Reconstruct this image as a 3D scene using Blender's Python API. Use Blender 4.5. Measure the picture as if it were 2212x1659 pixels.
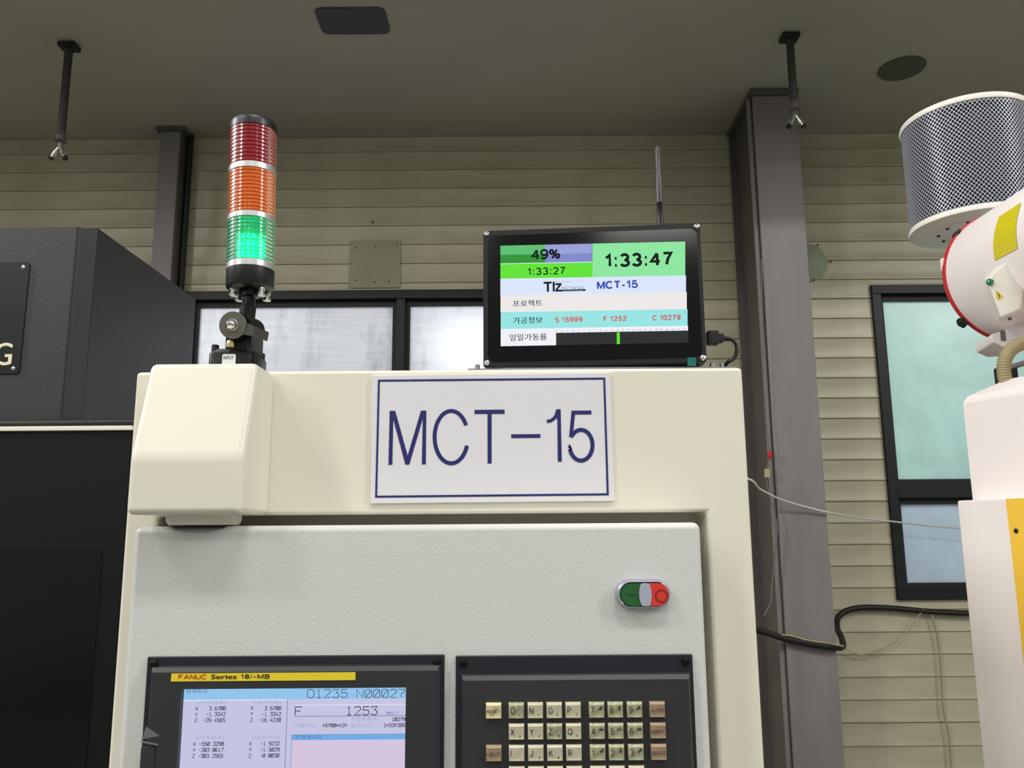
import bpy, bmesh, math, random
from mathutils import Vector, Matrix
random.seed(7)
R = math.radians
SC = bpy.context.scene
COL = SC.collection
for o in list(bpy.data.objects): bpy.data.objects.remove(o)

# ------------------------------------------------------------------ camera
F = 1790.0; CX, CY = 1106.0, 829.5
PITCH = R(10.0); ROLL = 0.0075
EYE = Vector((0, 0, 1.6))
fw = Vector((0, math.cos(PITCH), math.sin(PITCH)))
r0 = Vector((1, 0, 0)); u0 = Vector((0, -math.sin(PITCH), math.cos(PITCH)))
rt = r0*math.cos(ROLL) - u0*math.sin(ROLL)
up = u0*math.cos(ROLL) + r0*math.sin(ROLL)
cam = bpy.data.cameras.new('camera'); camo = bpy.data.objects.new('camera', cam); COL.objects.link(camo)
cam.sensor_fit = 'HORIZONTAL'; cam.sensor_width = 36; cam.lens = 36*F/2212; cam.clip_start = .02; cam.clip_end = 100
camo.matrix_world = Matrix(((rt.x, up.x, -fw.x, EYE.x), (rt.y, up.y, -fw.y, EYE.y), (rt.z, up.z, -fw.z, EYE.z), (0, 0, 0, 1)))
SC.camera = camo

# ------------------------------------------------------------------ world, lights, exposure
SC.view_settings.view_transform = 'Standard'; SC.view_settings.look = 'None'
SC.view_settings.gamma = 1; SC.view_settings.use_curve_mapping = False
SC.view_settings.exposure = 0.0
w = bpy.data.worlds.new('world'); SC.world = w; w.use_nodes = True
w.node_tree.nodes['Background'].inputs[0].default_value = (0.85, 0.855, 0.82, 1)
w.node_tree.nodes['Background'].inputs[1].default_value = 0.37
SC.cycles.use_denoising = True
SC.cycles.max_bounces = 10; SC.cycles.transmission_bounces = 8; SC.cycles.sample_clamp_indirect = 4
def area(name, loc, sx, sy, power, color=(1, 1, 1), target=None):
    l = bpy.data.lights.new(name, 'AREA'); l.shape = 'RECTANGLE'; l.size = sx; l.size_y = sy; l.energy = power; l.color = color
    o = bpy.data.objects.new(name, l); COL.objects.link(o); o.location = loc
    if target is not None:
        d = Vector(target) - Vector(loc); o.rotation_euler = d.to_track_quat('-Z', 'Y').to_euler()
    return o
# high bay lamps of the hall, hung above and behind the photographer, beyond the edge of the low ceiling
LAMP = (1.0, 0.985, 0.94)
for x in (-2.6, 0.4, 3.2):
    area('hall_lamp', (x, -0.7, 5.0), 1.3, .35, 60, LAMP)
    area('hall_lamp', (x+.3, -4.2, 5.3), 1.3, .35, 20, LAMP)
    area('hall_lamp', (x, -8.0, 5.3), 1.3, .35, 40, LAMP)
area('hall_side_lamp', (5.2, -1.6, 4.7), .4, 1.6, 95, LAMP, (-.4, 1.4, 1.8))
area('hall_side_lamp', (-4.8, .9, 4.6), .4, 1.6, 165, LAMP, (1.0, 1.6, 1.6))
area('hall_side_lamp', (-4.4, -3.4, 4.5), .4, 1.6, 60, LAMP, (1.0, 1.6, 1.8))
# daylight behind the polycarbonate windows, and point lights added to make hot spots
area('window_daylight', (-.75, 4.75, 2.5), 2.2, 1.1, 8, (.93, .96, 1), (-.75, 4.0, 2.4))
area('window_daylight', (2.1, 4.9, 2.3), 1.2, 1.5, 11, (.9, .98, 1), (2.1, 4.0, 2.2))
for x, z, p in ((-1.66, 2.50, 2.2), (-.22, 2.50, 3.4), (-1.15, 2.62, .5)):
    l = bpy.data.lights.new('hot_spot_light', 'POINT'); l.energy = p; l.shadow_soft_size = .09
    o = bpy.data.objects.new('hot_spot_light', l); COL.objects.link(o); o.location = (x, 4.22, z)

# ------------------------------------------------------------------ measuring: a pixel of the photograph -> a ray
def ray(px, py): return fw + rt*((px-CX)/F) + up*((CY-py)/F)
def at(px, py, Y):
    d = ray(px, py); return EYE + d*(Y/d.y)
def atz(px, py, Z):
    d = ray(px, py); return EYE + d*((Z-EYE.z)/d.z)
class Plane:
    def __init__(s, o, ex, ez=Vector((0, 0, 1))):
        s.o = Vector(o); s.ex = Vector(ex).normalized(); s.ez = Vector(ez).normalized(); s.n = s.ex.cross(s.ez).normalized()
    def hit(s, px, py):
        d = ray(px, py); t = (s.o-EYE).dot(s.n)/d.dot(s.n); p = EYE+d*t-s.o
        return (p.dot(s.ex), p.dot(s.ez))
    def w(s, u, v, n=0): return s.o + s.ex*u + s.ez*v + s.n*n
def YP(Y): return Plane((0, Y, 0), (1, 0, 0))

# ------------------------------------------------------------------ materials
def lin(c):
    return tuple((v/255/12.92 if v/255 <= .04045 else ((v/255+.055)/1.055)**2.4) for v in c)
def mat(name, rgb, rough=.5, metal=0, bump=0, bscale=60, dirt=0, dscale=4, drgb=None, spec=.5, trans=0, coat=0, emit=None, estr=1, stretch=None, bdist=.002):
    m = bpy.data.materials.new(name); m.use_nodes = True; nt = m.node_tree; b = nt.nodes['Principled BSDF']
    c = lin(rgb); b.inputs['Base Color'].default_value = (*c, 1); b.inputs['Roughness'].default_value = rough
    b.inputs['Metallic'].default_value = metal; b.inputs['Specular IOR Level'].default_value = spec
    b.inputs['Transmission Weight'].default_value = trans; b.inputs['Coat Weight'].default_value = coat
    if emit is not None:
        b.inputs['Emission Color'].default_value = (*lin(emit), 1); b.inputs['Emission Strength'].default_value = estr
    tc = nt.nodes.new('ShaderNodeTexCoord'); mp = nt.nodes.new('ShaderNodeMapping'); nt.links.new(tc.outputs['Object'], mp.inputs[0])
    if stretch: mp.inputs['Scale'].default_value = stretch
    if bump:
        n = nt.nodes.new('ShaderNodeTexNoise'); n.inputs['Scale'].default_value = bscale; n.inputs['Detail'].default_value = 3
        nt.links.new(mp.outputs[0], n.inputs['Vector'])
        bp = nt.nodes.new('ShaderNodeBump'); bp.inputs['Strength'].default_value = bump; bp.inputs['Distance'].default_value = bdist
        nt.links.new(n.outputs['Fac'], bp.inputs['Height']); nt.links.new(bp.outputs[0], b.inputs['Normal'])
    if dirt:
        n = nt.nodes.new('ShaderNodeTexNoise'); n.inputs['Scale'].default_value = dscale; n.inputs['Detail'].default_value = 6; n.inputs['Roughness'].default_value = .62
        nt.links.new(mp.outputs[0], n.inputs['Vector'])
        cr = nt.nodes.new('ShaderNodeValToRGB'); cr.color_ramp.elements[0].position = .38; cr.color_ramp.elements[1].position = .68
        cr.color_ramp.elements[0].color = (*c, 1)
        d = lin(drgb) if drgb else tuple(v*.6 for v in c)
        cr.color_ramp.elements[1].color = (*[a*(1-dirt)+q*dirt for a, q in zip(c, d)], 1)
        nt.links.new(n.outputs['Fac'], cr.inputs[0]); nt.links.new(cr.outputs[0], b.inputs['Base Color'])
    return m
def emis(name, rgb, s=1.0):
    m = bpy.data.materials.new(name); m.use_nodes = True; nt = m.node_tree; b = nt.nodes['Principled BSDF']
    b.inputs['Base Color'].default_value = (.004, .004, .004, 1); b.inputs['Roughness'].default_value = .35; b.inputs['Specular IOR Level'].default_value = .15
    b.inputs['Emission Color'].default_value = (*lin(rgb), 1); b.inputs['Emission Strength'].default_value = s
    return m
def pane_mat(name, rgb, stain=.85, streak=(1.5, 1, 60)):
    m = bpy.data.materials.new(name); m.use_nodes = True; nt = m.node_tree; nt.nodes.remove(nt.nodes['Principled BSDF'])
    out = nt.nodes['Material Output']; tr = nt.nodes.new('ShaderNodeBsdfTranslucent'); df = nt.nodes.new('ShaderNodeBsdfDiffuse'); gl = nt.nodes.new('ShaderNodeBsdfGlossy')
    gl.inputs['Roughness'].default_value = .25; gl.inputs['Color'].default_value = (.9, .9, .9, 1)
    tc = nt.nodes.new('ShaderNodeTexCoord'); mp = nt.nodes.new('ShaderNodeMapping'); mp.inputs['Scale'].default_value = streak; nt.links.new(tc.outputs['Object'], mp.inputs[0])
    n = nt.nodes.new('ShaderNodeTexNoise'); n.inputs['Scale'].default_value = 2.2; n.inputs['Detail'].default_value = 5; nt.links.new(mp.outputs[0], n.inputs[0])
    cr = nt.nodes.new('ShaderNodeValToRGB'); c = lin(rgb)
    cr.color_ramp.elements[0].position = .3; cr.color_ramp.elements[1].position = .6
    cr.color_ramp.elements[0].color = (*[v*.86 for v in c], 1); cr.color_ramp.elements[1].color = (*c, 1)
    nt.links.new(n.outputs['Fac'], cr.inputs[0])
    n2 = nt.nodes.new('ShaderNodeTexNoise'); n2.inputs['Scale'].default_value = 1.0; n2.inputs['Detail'].default_value = 7; n2.inputs['Roughness'].default_value = .65
    m2_ = nt.nodes.new('ShaderNodeMapping'); m2_.inputs['Scale'].default_value = (4.5, 1, 1.6); nt.links.new(tc.outputs['Object'], m2_.inputs[0]); nt.links.new(m2_.outputs[0], n2.inputs[0])
    c2_ = nt.nodes.new('ShaderNodeValToRGB'); c2_.color_ramp.elements[0].position = .50; c2_.color_ramp.elements[1].position = .74; c2_.color_ramp.elements[0].color = (1, 1, 1, 1); c2_.color_ramp.elements[1].color = (stain, stain*1.04, stain*1.08, 1)
    nt.links.new(n2.outputs['Fac'], c2_.inputs[0]); mx = nt.nodes.new('ShaderNodeMix'); mx.data_type = 'RGBA'; mx.blend_type = 'MULTIPLY'; mx.inputs[0].default_value = 1
    nt.links.new(cr.outputs[0], mx.inputs[6]); nt.links.new(c2_.outputs[0], mx.inputs[7])
    for s in (tr, df): nt.links.new(mx.outputs[2], s.inputs['Color'])
    a = nt.nodes.new('ShaderNodeMixShader'); a.inputs[0].default_value = .5; nt.links.new(tr.outputs[0], a.inputs[1]); nt.links.new(df.outputs[0], a.inputs[2])
    f = nt.nodes.new('ShaderNodeFresnel'); f.inputs[0].default_value = 1.45
    b = nt.nodes.new('ShaderNodeMixShader'); nt.links.new(f.outputs[0], b.inputs[0]); nt.links.new(a.outputs[0], b.inputs[1]); nt.links.new(gl.outputs[0], b.inputs[2])
    nt.links.new(b.outputs[0], out.inputs[0]); return m

M = dict(
 cream=mat('cream_paint', (230, 225, 209), .33, bump=.10, bscale=450, bdist=.0006, dirt=.10, dscale=3, drgb=(222, 214, 192)),
 door=mat('white_texture_paint', (212, 213, 209), .42, bump=.45, bscale=600, bdist=.0010, dirt=.06, dscale=3, drgb=(205, 203, 196)),
 machine_dark=mat('charcoal_texture_paint', (54, 54, 57), .40, spec=.3, bump=.45, bscale=260, bdist=.0012, dirt=.3, dscale=2.5, drgb=(38, 38, 42)),
 machine_dark2=mat('dark_green_grey_paint', (20, 22, 22), .5, bump=.2, bscale=260, bdist=.0008, spec=.15),
 tint=mat('tinted_window', (8, 9, 8), .15, spec=.4),
 siding=mat('olive_cream_siding_paint', (196, 190, 164), .34, dirt=.5, dscale=2.4, drgb=(150, 140, 112), stretch=(.8, 1, 3.2), bump=.12, bscale=40),
 grime=mat('joint_grime', (138, 130, 104), .8, dirt=.6, dscale=9, drgb=(120, 112, 84)),
 ceil=mat('painted_ceiling_panel', (180, 176, 160), .62, dirt=.35, dscale=1.2, drgb=(154, 152, 136), bump=.15, bscale=30),
 floor=mat('sealed_concrete', (120, 122, 116), .5, dirt=.4, dscale=2),
 steel=mat('grey_purple_column_paint', (132, 126, 126), .45, dirt=.45, dscale=2.2, drgb=(104, 97, 94), stretch=(3, 3, .6), bump=.1, bscale=30),
 steel2=mat('brown_and_shaded_steel', (92, 86, 82), .55, dirt=.4, dscale=4),  # also column webs and rear flange: their shade is put into this colour
 frame=mat('navy_black_frame', (19, 21, 27), .45, spec=.35, bump=.05),
 frame2=mat('black_gasket', (8, 8, 10), .6),
 black=mat('black_plastic', (17, 18, 21), .38),
 blackgloss=mat('black_gloss_paint', (11, 11, 13), .3, spec=.3),
 glassblack=mat('black_acrylic', (5, 5, 6), .12, spec=.35),
 navypl=mat('navy_black_plate', (28, 30, 38), .42),
 blackpl=mat('black_nameplate', (12, 13, 15), .4, spec=.25),
 bezel=mat('dark_grey_moulding', (44, 46, 47), .45, bump=.08, bscale=300),
 grey=mat('mid_grey_plastic', (105, 103, 108), .5),
 brace=mat('grey_brown_clamp', (92, 89, 81), .42, bump=.06, bscale=300),
 chrome=mat('chrome', (215, 215, 212), .18, metal=1),
 silver=mat('silver_band', (214, 214, 212), .32, metal=.75),
 satin=mat('satin_silver_bezel', (176, 178, 190), .3, metal=.6),
 brass=mat('brass', (205, 190, 130), .3, metal=.8),
 sign=mat('white_sign_board', (226, 224, 228), .4),
 navy=mat('navy_print', (28, 34, 104), .45),
 white=mat('white_machine_paint', (240, 231, 230), .35, bump=.05, bscale=300, bdist=.0005),
 warm=mat('warm_white_paint', (240, 236, 226), .32),
 yellow=mat('yellow_paint', (244, 196, 66), .4),
 labely=mat('yellow_label', (222, 208, 36), .35, dirt=.35, dscale=40, drgb=(190, 176, 20), stretch=(1, 1, 3)),
 red=mat('red_rubber', (190, 40, 44), .45),
 wire=mat('galvanised_mesh', (176, 180, 192), .4, metal=.25),
 drumin=mat('dark_filter_core', (22, 20, 24), .8),
 hose=mat('beige_ribbed_hose', (160, 145, 108), .6, dirt=.3, dscale=30),
 hosed=mat('dark_hose_groove', (70, 60, 40), .7),
 keyl=mat('ivory_key', (214, 206, 178), .45, dirt=.45, dscale=90, drgb=(120, 122, 100)),
 keyd=mat('soiled_ivory_key', (196, 194, 156), .45, dirt=.75, dscale=110, drgb=(70, 78, 62)),
 keyr=mat('cream_reset_key', (228, 212, 168), .45, dirt=.2, dscale=90),
 keyb=mat('tan_key', (172, 146, 120), .5, dirt=.5, dscale=90, drgb=(104, 88, 66)),
 ink=mat('dark_ink', (40, 42, 44), .6),
 inkb=mat('brown_ink', (74, 62, 50), .6),
 redk=mat('red_ink', (196, 40, 24), .5),
 blk=mat('black_ink', (14, 14, 16), .6),
 cordw=mat('white_cord', (205, 205, 195), .7),
 cordb=mat('beige_cord', (172, 160, 120), .8),
 rubber=mat('black_rubber', (10, 10, 12), .6),
 buttong=mat('green_push_button', (34, 96, 44), .4),
 buttonr=mat('red_push_button', (214, 58, 44), .4),
 buttonr2=mat('dark_red_push_button', (150, 34, 30), .5),
 lensw=mat('grey_white_lens', (170, 172, 190), .35),
 teal=mat('teal_tape', (8, 104, 92), .4),
 goldtext=mat('cream_letter', (226, 214, 186), .4),
 gold=mat('gold_yellow_letter', (230, 170, 30), .4),
 plate=mat('siding_coloured_plate', (160, 156, 130), .4, dirt=.4, dscale=6, drgb=(140, 134, 108)),
 roundp=mat('pale_green_round_cover', (150, 158, 132), .5),
 hatch=mat('dark_violet_hatch', (62, 60, 76), .5, dirt=.2, dscale=3),
 discp=mat('grey_round_cover', (88, 88, 76), .6, dirt=.4, dscale=5),
 redlens=mat('red_lens', (176, 10, 36), .16, trans=.5, spec=.4),
 orglens=mat('orange_lens', (246, 122, 24), .16, trans=.45, spec=.4),
 grnlens=mat('green_lens', (14, 188, 128), .16, trans=.55, spec=.4),
 core=mat('lamp_reflector_core', (225, 225, 225), .35, metal=.2),
 aerial=mat('charcoal_aerial_plastic', (52, 53, 60), .4),
 lever=mat('shaded_clamp_lever', (58, 56, 50), .45),  # clamp colour darkened: shade of the turned-away lever put into it
 pipe=mat('sooty_steel_pipe', (58, 54, 51), .6, dirt=.6, dscale=5, drgb=(28, 26, 25)),
 led=emis('green_led_light', (130, 255, 225), 20),
 ledspill=emis('green_lit_reflector', (20, 235, 150), 1.5),
 greenjewel=mat('green_jewel', (0, 120, 70), .1, coat=1),
 pane1=pane_mat('polycarbonate_pane', (230, 234, 242), .45),
 pane2=pane_mat('turquoise_film_pane', (186, 222, 214), streak=(2, 1, 3)),
 pane3=pane_mat('blue_grey_film_pane', (192, 210, 224), streak=(2, 1, 3)),
)
ORG = {}
# ------------------------------------------------------------------ mesh builder
class MB:
    def __init__(s): s.v = []; s.f = []; s.m = []; s.mi = 0
    def add(s, vs, fs):
        b = len(s.v); s.v += [Vector(p) for p in vs]
        for f in fs: s.f.append([b+i for i in f]); s.m.append(s.mi)
        return s
    def loft(s, loops, cap0=True, cap1=True, closed=False):
        n = len(loops[0]); vs = [p for l in loops for p in l]; fs = []
        L = len(loops); rng = L if closed else L-1
        for k in range(rng):
            a = k*n; b = ((k+1) % L)*n
            for i in range(n):
                j = (i+1) % n; fs.append([a+i, a+j, b+j, b+i])
        if not closed:
            if cap0: fs.append(list(range(n))[::-1])
            if cap1: fs.append([(L-1)*n+i for i in range(n)])
        return s.add(vs, fs)
    def box(s, x0, x1, y0, y1, z0, z1):
        return s.loft([[(x0, y0, z), (x1, y0, z), (x1, y1, z), (x0, y1, z)] for z in (z0, z1)])
    def prism(s, pl, pts, n0, n1): return s.loft([[pl.w(u, v, n) for u, v in pts] for n in (n0, n1)])
    def flat(s, pl, pts, n): return s.add([pl.w(u, v, n) for u, v in pts], [list(range(len(pts)))])
    def rects(s, pl, rs, cap0=True, cap1=True):
        return s.loft([[pl.w(a, c, n), pl.w(b, c, n), pl.w(b, d, n), pl.w(a, d, n)] if False else [pl.w(a, c, n), pl.w(b, c, n), pl.w(b, d, n), pl.w(a, d, n)] for a, b, c, d, n in rs], cap0, cap1)
    def lathe(s, p0, ax, prof, seg=40, cap0=True, cap1=True, phase=0):
        ax = Vector(ax).normalized(); p0 = Vector(p0)
        t = Vector((0, 0, 1)) if abs(ax.z) < .9 else Vector((1, 0, 0)); e1 = ax.cross(t).normalized(); e2 = ax.cross(e1)
        return s.loft([[p0+ax*h+(e1*math.cos(a)+e2*math.sin(a))*r for a in [phase+2*math.pi*i/seg for i in range(seg)]] for h, r in prof], cap0, cap1)
    def tube(s, pts, r, seg=8, smooth=3):
        P = [Vector(p) for p in pts]
        if smooth > 1 and len(P) > 2:
            Q = []
            for i in range(len(P)-1):
                a, b, c, d = P[max(i-1, 0)], P[i], P[i+1], P[min(i+2, len(P)-1)]
                for k in range(smooth):
                    t = k/smooth; Q.append(.5*((2*b)+(c-a)*t+(2*a-5*b+4*c-d)*t*t+(3*b-a-3*c+d)*t**3))
            P = Q+[P[-1]]
        loops = []; e1 = None
        for i, p in enumerate(P):
            d = (P[min(i+1, len(P)-1)]-P[max(i-1, 0)]).normalized()
            if e1 is None: e1 = d.orthogonal().normalized()
            else: e1 = (e1-d*e1.dot(d)).normalized()
            e2 = d.cross(e1); rr = r(i, len(P)) if callable(r) else r
            loops.append([p+(e1*math.cos(2*math.pi*k/seg)+e2*math.sin(2*math.pi*k/seg))*rr for k in range(seg)])
        return s.loft(loops)
    def build(s, name, m, parent=None, bevel=0, seg=2, kind=None, label=None, flatn=False, ang=.6):
        me = bpy.data.meshes.new(name); c = Vector((0, 0, 0))
        lo = Vector([min(v[i] for v in s.v) for i in range(3)]); hi = Vector([max(v[i] for v in s.v) for i in range(3)])
        c = (lo+hi)/2
        me.from_pydata([v-c for v in s.v], [], s.f)
        for i, p in enumerate(me.polygons): p.material_index = s.m[i]
        bm = bmesh.new(); bm.from_mesh(me)
        if not flatn: bmesh.ops.recalc_face_normals(bm, faces=bm.faces)
        if bevel:
            ed = [e for e in bm.edges if len(e.link_faces) == 2 and e.calc_face_angle(0) > .2]
            bmesh.ops.bevel(bm, geom=ed, offset=bevel, segments=seg, profile=.5, affect='EDGES', clamp_overlap=True)
        for f in bm.faces: f.smooth = True
        for e in bm.edges:
            if len(e.link_faces) == 2 and e.calc_face_angle(0) > ang: e.smooth = False
        bm.to_mesh(me); bm.free()
        for q in (m if isinstance(m, (list, tuple)) else [m]): me.materials.append(M[q] if isinstance(q, str) else q)
        o = bpy.data.objects.new(name, me); COL.objects.link(o); ORG[o.name] = c
        if bevel:
            wn = o.modifiers.new('weighted_normals', 'WEIGHTED_NORMAL'); wn.keep_sharp = True; wn.weight = 80
        if parent is not None: o.parent = parent; o.location = c-ORG[parent.name]
        else: o.location = c
        if kind: o['kind'] = kind
        if label: o['label'] = label
        return o
def tag(o, label, cat, group=None, kind=None):
    o['label'] = label; o['category'] = cat
    if group: o['group'] = group
    if kind: o['kind'] = kind
    return o
def root(name, loc, label, cat, group=None):
    o = bpy.data.objects.new(name, None); COL.objects.link(o); o.location = loc; o.empty_display_size = .05
    ORG[o.name] = Vector(loc); return tag(o, label, cat, group)
def struct(o): o['kind'] = 'structure'; return o
def copy_tree(o, parent=None, off=Vector((0, 0, 0))):
    c = o.copy(); COL.objects.link(c)
    if parent is not None: c.parent = parent
    ORG[c.name] = ORG[o.name]+off
    for ch in [q for q in bpy.data.objects if q.parent == o]: copy_tree(ch, c, off)
    return c
_tc = {}
def text2d(s, bold=0.0, shear=0):
    k = (s, bold, shear)
    if k in _tc: return _tc[k]
    cu = bpy.data.curves.new('t', 'FONT'); cu.body = s; cu.size = 1; cu.offset = bold; cu.resolution_u = 3; cu.shear = shear
    ob = bpy.data.objects.new('t', cu); COL.objects.link(ob); bpy.context.view_layer.update()
    me = bpy.data.meshes.new_from_object(ob.evaluated_get(bpy.context.evaluated_depsgraph_get()))
    v = [(p.co.x, p.co.y) for p in me.vertices]; f = [list(p.vertices) for p in me.polygons]
    bpy.data.objects.remove(ob); bpy.data.curves.remove(cu); bpy.data.meshes.remove(me)
    x0 = min(p[0] for p in v); x1 = max(p[0] for p in v); y0 = min(p[1] for p in v); y1 = max(p[1] for p in v)
    _tc[k] = ([((x-x0)/(x1-x0), (y-y0)/max(y1-y0, 1e-6)) for x, y in v], f); return _tc[k]
def put_text(mb, pl, s, box, n, bold=0.0, shear=0):
    u0_, u1_, v0_, v1_ = box; v, f = text2d(s, 0, shear); h = abs(bold)*(v1_-v0_)*1.6
    if bold > 0: u0_ += h; u1_ -= h
    for k, (dx, dy) in enumerate([(0, 0)] if bold <= 0 else [(0, 0), (h, 0), (-h, 0), (h*.5, 0), (-h*.5, 0)]):
        mb.add([pl.w(u0_+(u1_-u0_)*x+dx, v0_+(v1_-v0_)*y+dy, n+k*2e-5) for x, y in v], f)
    return mb
def _arc(cx, cy, rx, ry, a0, a1, n=14): return [(cx+rx*math.cos(R(a0+(a1-a0)*i/n)), cy+ry*math.sin(R(a0+(a1-a0)*i/n))) for i in range(n+1)]
# plain grotesque lettering drawn with strokes: glyph -> (width, strokes)
GF = {'0': (.56, [_arc(.28, .5, .28, .5, 0, 360, 28)]), '1': (.34, [[(.0, .76), (.16, .84), (.28, 1), (.28, 0)]]),
 '2': (.56, [_arc(.28, .71, .27, .29, 165, -38)+[(.0, 0), (.56, 0)]]), '3': (.56, [_arc(.27, .75, .24, .25, 160, -90)+_arc(.27, .25, .28, .25, 90, -160)]),
 '4': (.60, [[(.44, -.05), (.44, 1)], [(.44, 1), (0, .3), (.62, .3)]]), '5': (.56, [[(.52, 1), (.12, 1), (.05, .5)]+_arc(.27, .32, .28, .32, 140, -160)]),
 '6': (.56, [_arc(.28, .3, .28, .3, 0, 360, 20), _arc(.32, .5, .32, .5, 45, 190)]), '7': (.54, [[(0, 1), (.54, 1), (.30, .5), (.2, 0)]]),
 '8': (.56, [_arc(.28, .75, .23, .25, 0, 360, 18), _arc(.28, .26, .28, .26, 0, 360, 18)]), '9': (.56, [_arc(.28, .7, .28, .3, 0, 360, 20), _arc(.24, .5, .32, .5, -135, 10)]),
 ':': (.14, [[(0, .05), (.14, .05)], [(0, .68), (.14, .68)]]), '%': (.9, [_arc(.17, .75, .15, .22, 0, 360, 14), _arc(.73, .25, .15, .22, 0, 360, 14), [(.25, 0), (.65, 1)]]),
 '-': (.30, [[(0, .36), (.30, .36)]]), ' ': (.15, []), 'M': (.72, [[(0, -.06), (0, 1.06)], [(.03, 1), (.36, .05), (.69, 1)], [(.72, 1.06), (.72, -.06)]]), 'C': (.68, [_arc(.36, .5, .36, .5, 42, 318, 24)]),
 'G': (.72, [_arc(.36, .5, .36, .5, 42, 330, 24)+[(.70, .46), (.40, .46)]]), 'T': (.62, [[(0, 1), (.62, 1)], [(.31, 1), (.31, 0)]]), 'F': (.52, [[(0, 0), (0, 1), (.52, 1)], [(0, .52), (.44, .52)]]),
 'S': (.58, [_arc(.28, .75, .25, .25, 30, 260)+_arc(.29, .25, .28, .27, 80, -155)]), 'A': (.68, [[(0, 0), (.34, 1), (.68, 0)], [(.13, .34), (.55, .34)]]),
 'N': (.60, [[(0, -.05), (0, 1.05)], [(.02, 1), (.58, 0)], [(.60, -.05), (.60, 1.05)]]), 'U': (.58, [[(0, 1), (0, .3)]+_arc(.29, .29, .29, .29, 180, 360)+[(.58, 1)]]), 'O': (.74, [_arc(.37, .5, .37, .5, 0, 360, 28)]),
 'E': (.52, [[(.52, 1), (0, 1), (0, 0), (.52, 0)], [(0, .52), (.46, .52)]]), 'P': (.56, [[(0, 0), (0, 1), (.3, 1)]+_arc(.3, .74, .26, .26, 90, -90)+[(0, .48)]]),
 'R': (.58, [[(0, 0), (0, 1), (.3, 1)]+_arc(.3, .75, .26, .25, 90, -90)+[(0, .5)], [(.3, .5), (.58, 0)]]), 'B': (.56, [[(0, 0), (0, 1), (.28, 1)]+_arc(.28, .76, .24, .24, 90, -90)+_arc(.29, .26, .27, .26, 90, -90)+[(0, 0)], [(0, .52), (.28, .52)]]),
 'X': (.60, [[(0, 0), (.6, 1)], [(0, 1), (.6, 0)]]), 'Y': (.62, [[(0, 1), (.31, .45), (.31, 0)], [(.62, 1), (.31, .45)]]), 'Z': (.58, [[(0, 1), (.58, 1), (0, 0), (.58, 0)]]),
 'Q': (.74, [_arc(.37, .5, .37, .5, 0, 360, 28), [(.45, .25), (.74, -.02)]]), 'I': (.04, [[(.02, 0), (.02, 1)]]), 'J': (.42, [[(.42, 1), (.42, .25)]+_arc(.21, .25, .21, .25, 0, -180)]),
 'K': (.56, [[(0, 0), (0, 1)], [(.56, 1), (0, .4)], [(.2, .58), (.58, 0)]]), 'L': (.48, [[(0, 1), (0, 0), (.48, 0)]]), 'V': (.62, [[(0, 1), (.31, 0), (.62, 1)]]),
 'W': (.9, [[(0, 1), (.22, 0), (.45, .95), (.68, 0), (.9, 1)]]), 'H': (.58, [[(0, 0), (0, 1)], [(.58, 0), (.58, 1)], [(0, .52), (.58, .52)]]), 'D': (.6, [[(0, 0), (0, 1), (.25, 1)]+_arc(.25, .5, .35, .5, 90, -90)+[(0, 0)]]),
 '(': (.2, [_arc(.3, .45, .28, .62, 130, 230)]), ')': (.2, [_arc(-.1, .45, .28, .62, 50, -50)]), '@': (.5, [_arc(.25, .4, .25, .3, 0, 360, 14), _arc(.25, .4, .10, .12, 0, 360, 10)]),
 '?': (.4, [_arc(.2, .6, .2, .22, 0, 360, 12), [(.2, .38), (.2, 0)]]), ',': (.06, [[(.06, .1), (0, -.12)]]), '.': (.06, [[(0, .05), (.06, .05)]])}
def put_grot(mb, pl, s, box, n, wt, gap=.26, keep=False):
    a, b, c, d = box; h = d-c; w_ = wt*h; a += w_/2; b -= w_/2; c += w_/2; d -= w_/2; H_ = d-c
    tot = sum(GF[ch][0] for ch in s)+gap*(len(s)-1); k = (b-a)/tot if tot > .1 else H_
    if keep: k = min(k, H_)
    x = a; e = 0
    for ch in s:
        for st in GF[ch][1]:
            P_ = [(x+p*k, c+q*H_) for p, q in st]; cl = len(st) > 8 and abs(st[0][0]-st[-1][0])+abs(st[0][1]-st[-1][1]) < 1e-6
            ribbon(mb, pl, P_[:-1] if cl else P_, w_, n+e*2e-5, cl); e += 1
        x += (GF[ch][0]+gap)*k
    return mb
def pxbox(pl, x0, y0, x1, y1):
    ym = (y0+y1)/2; xm = (x0+x1)/2
    return (pl.hit(x0, ym)[0], pl.hit(x1, ym)[0], pl.hit(xm, y1)[1], pl.hit(xm, y0)[1])
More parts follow.
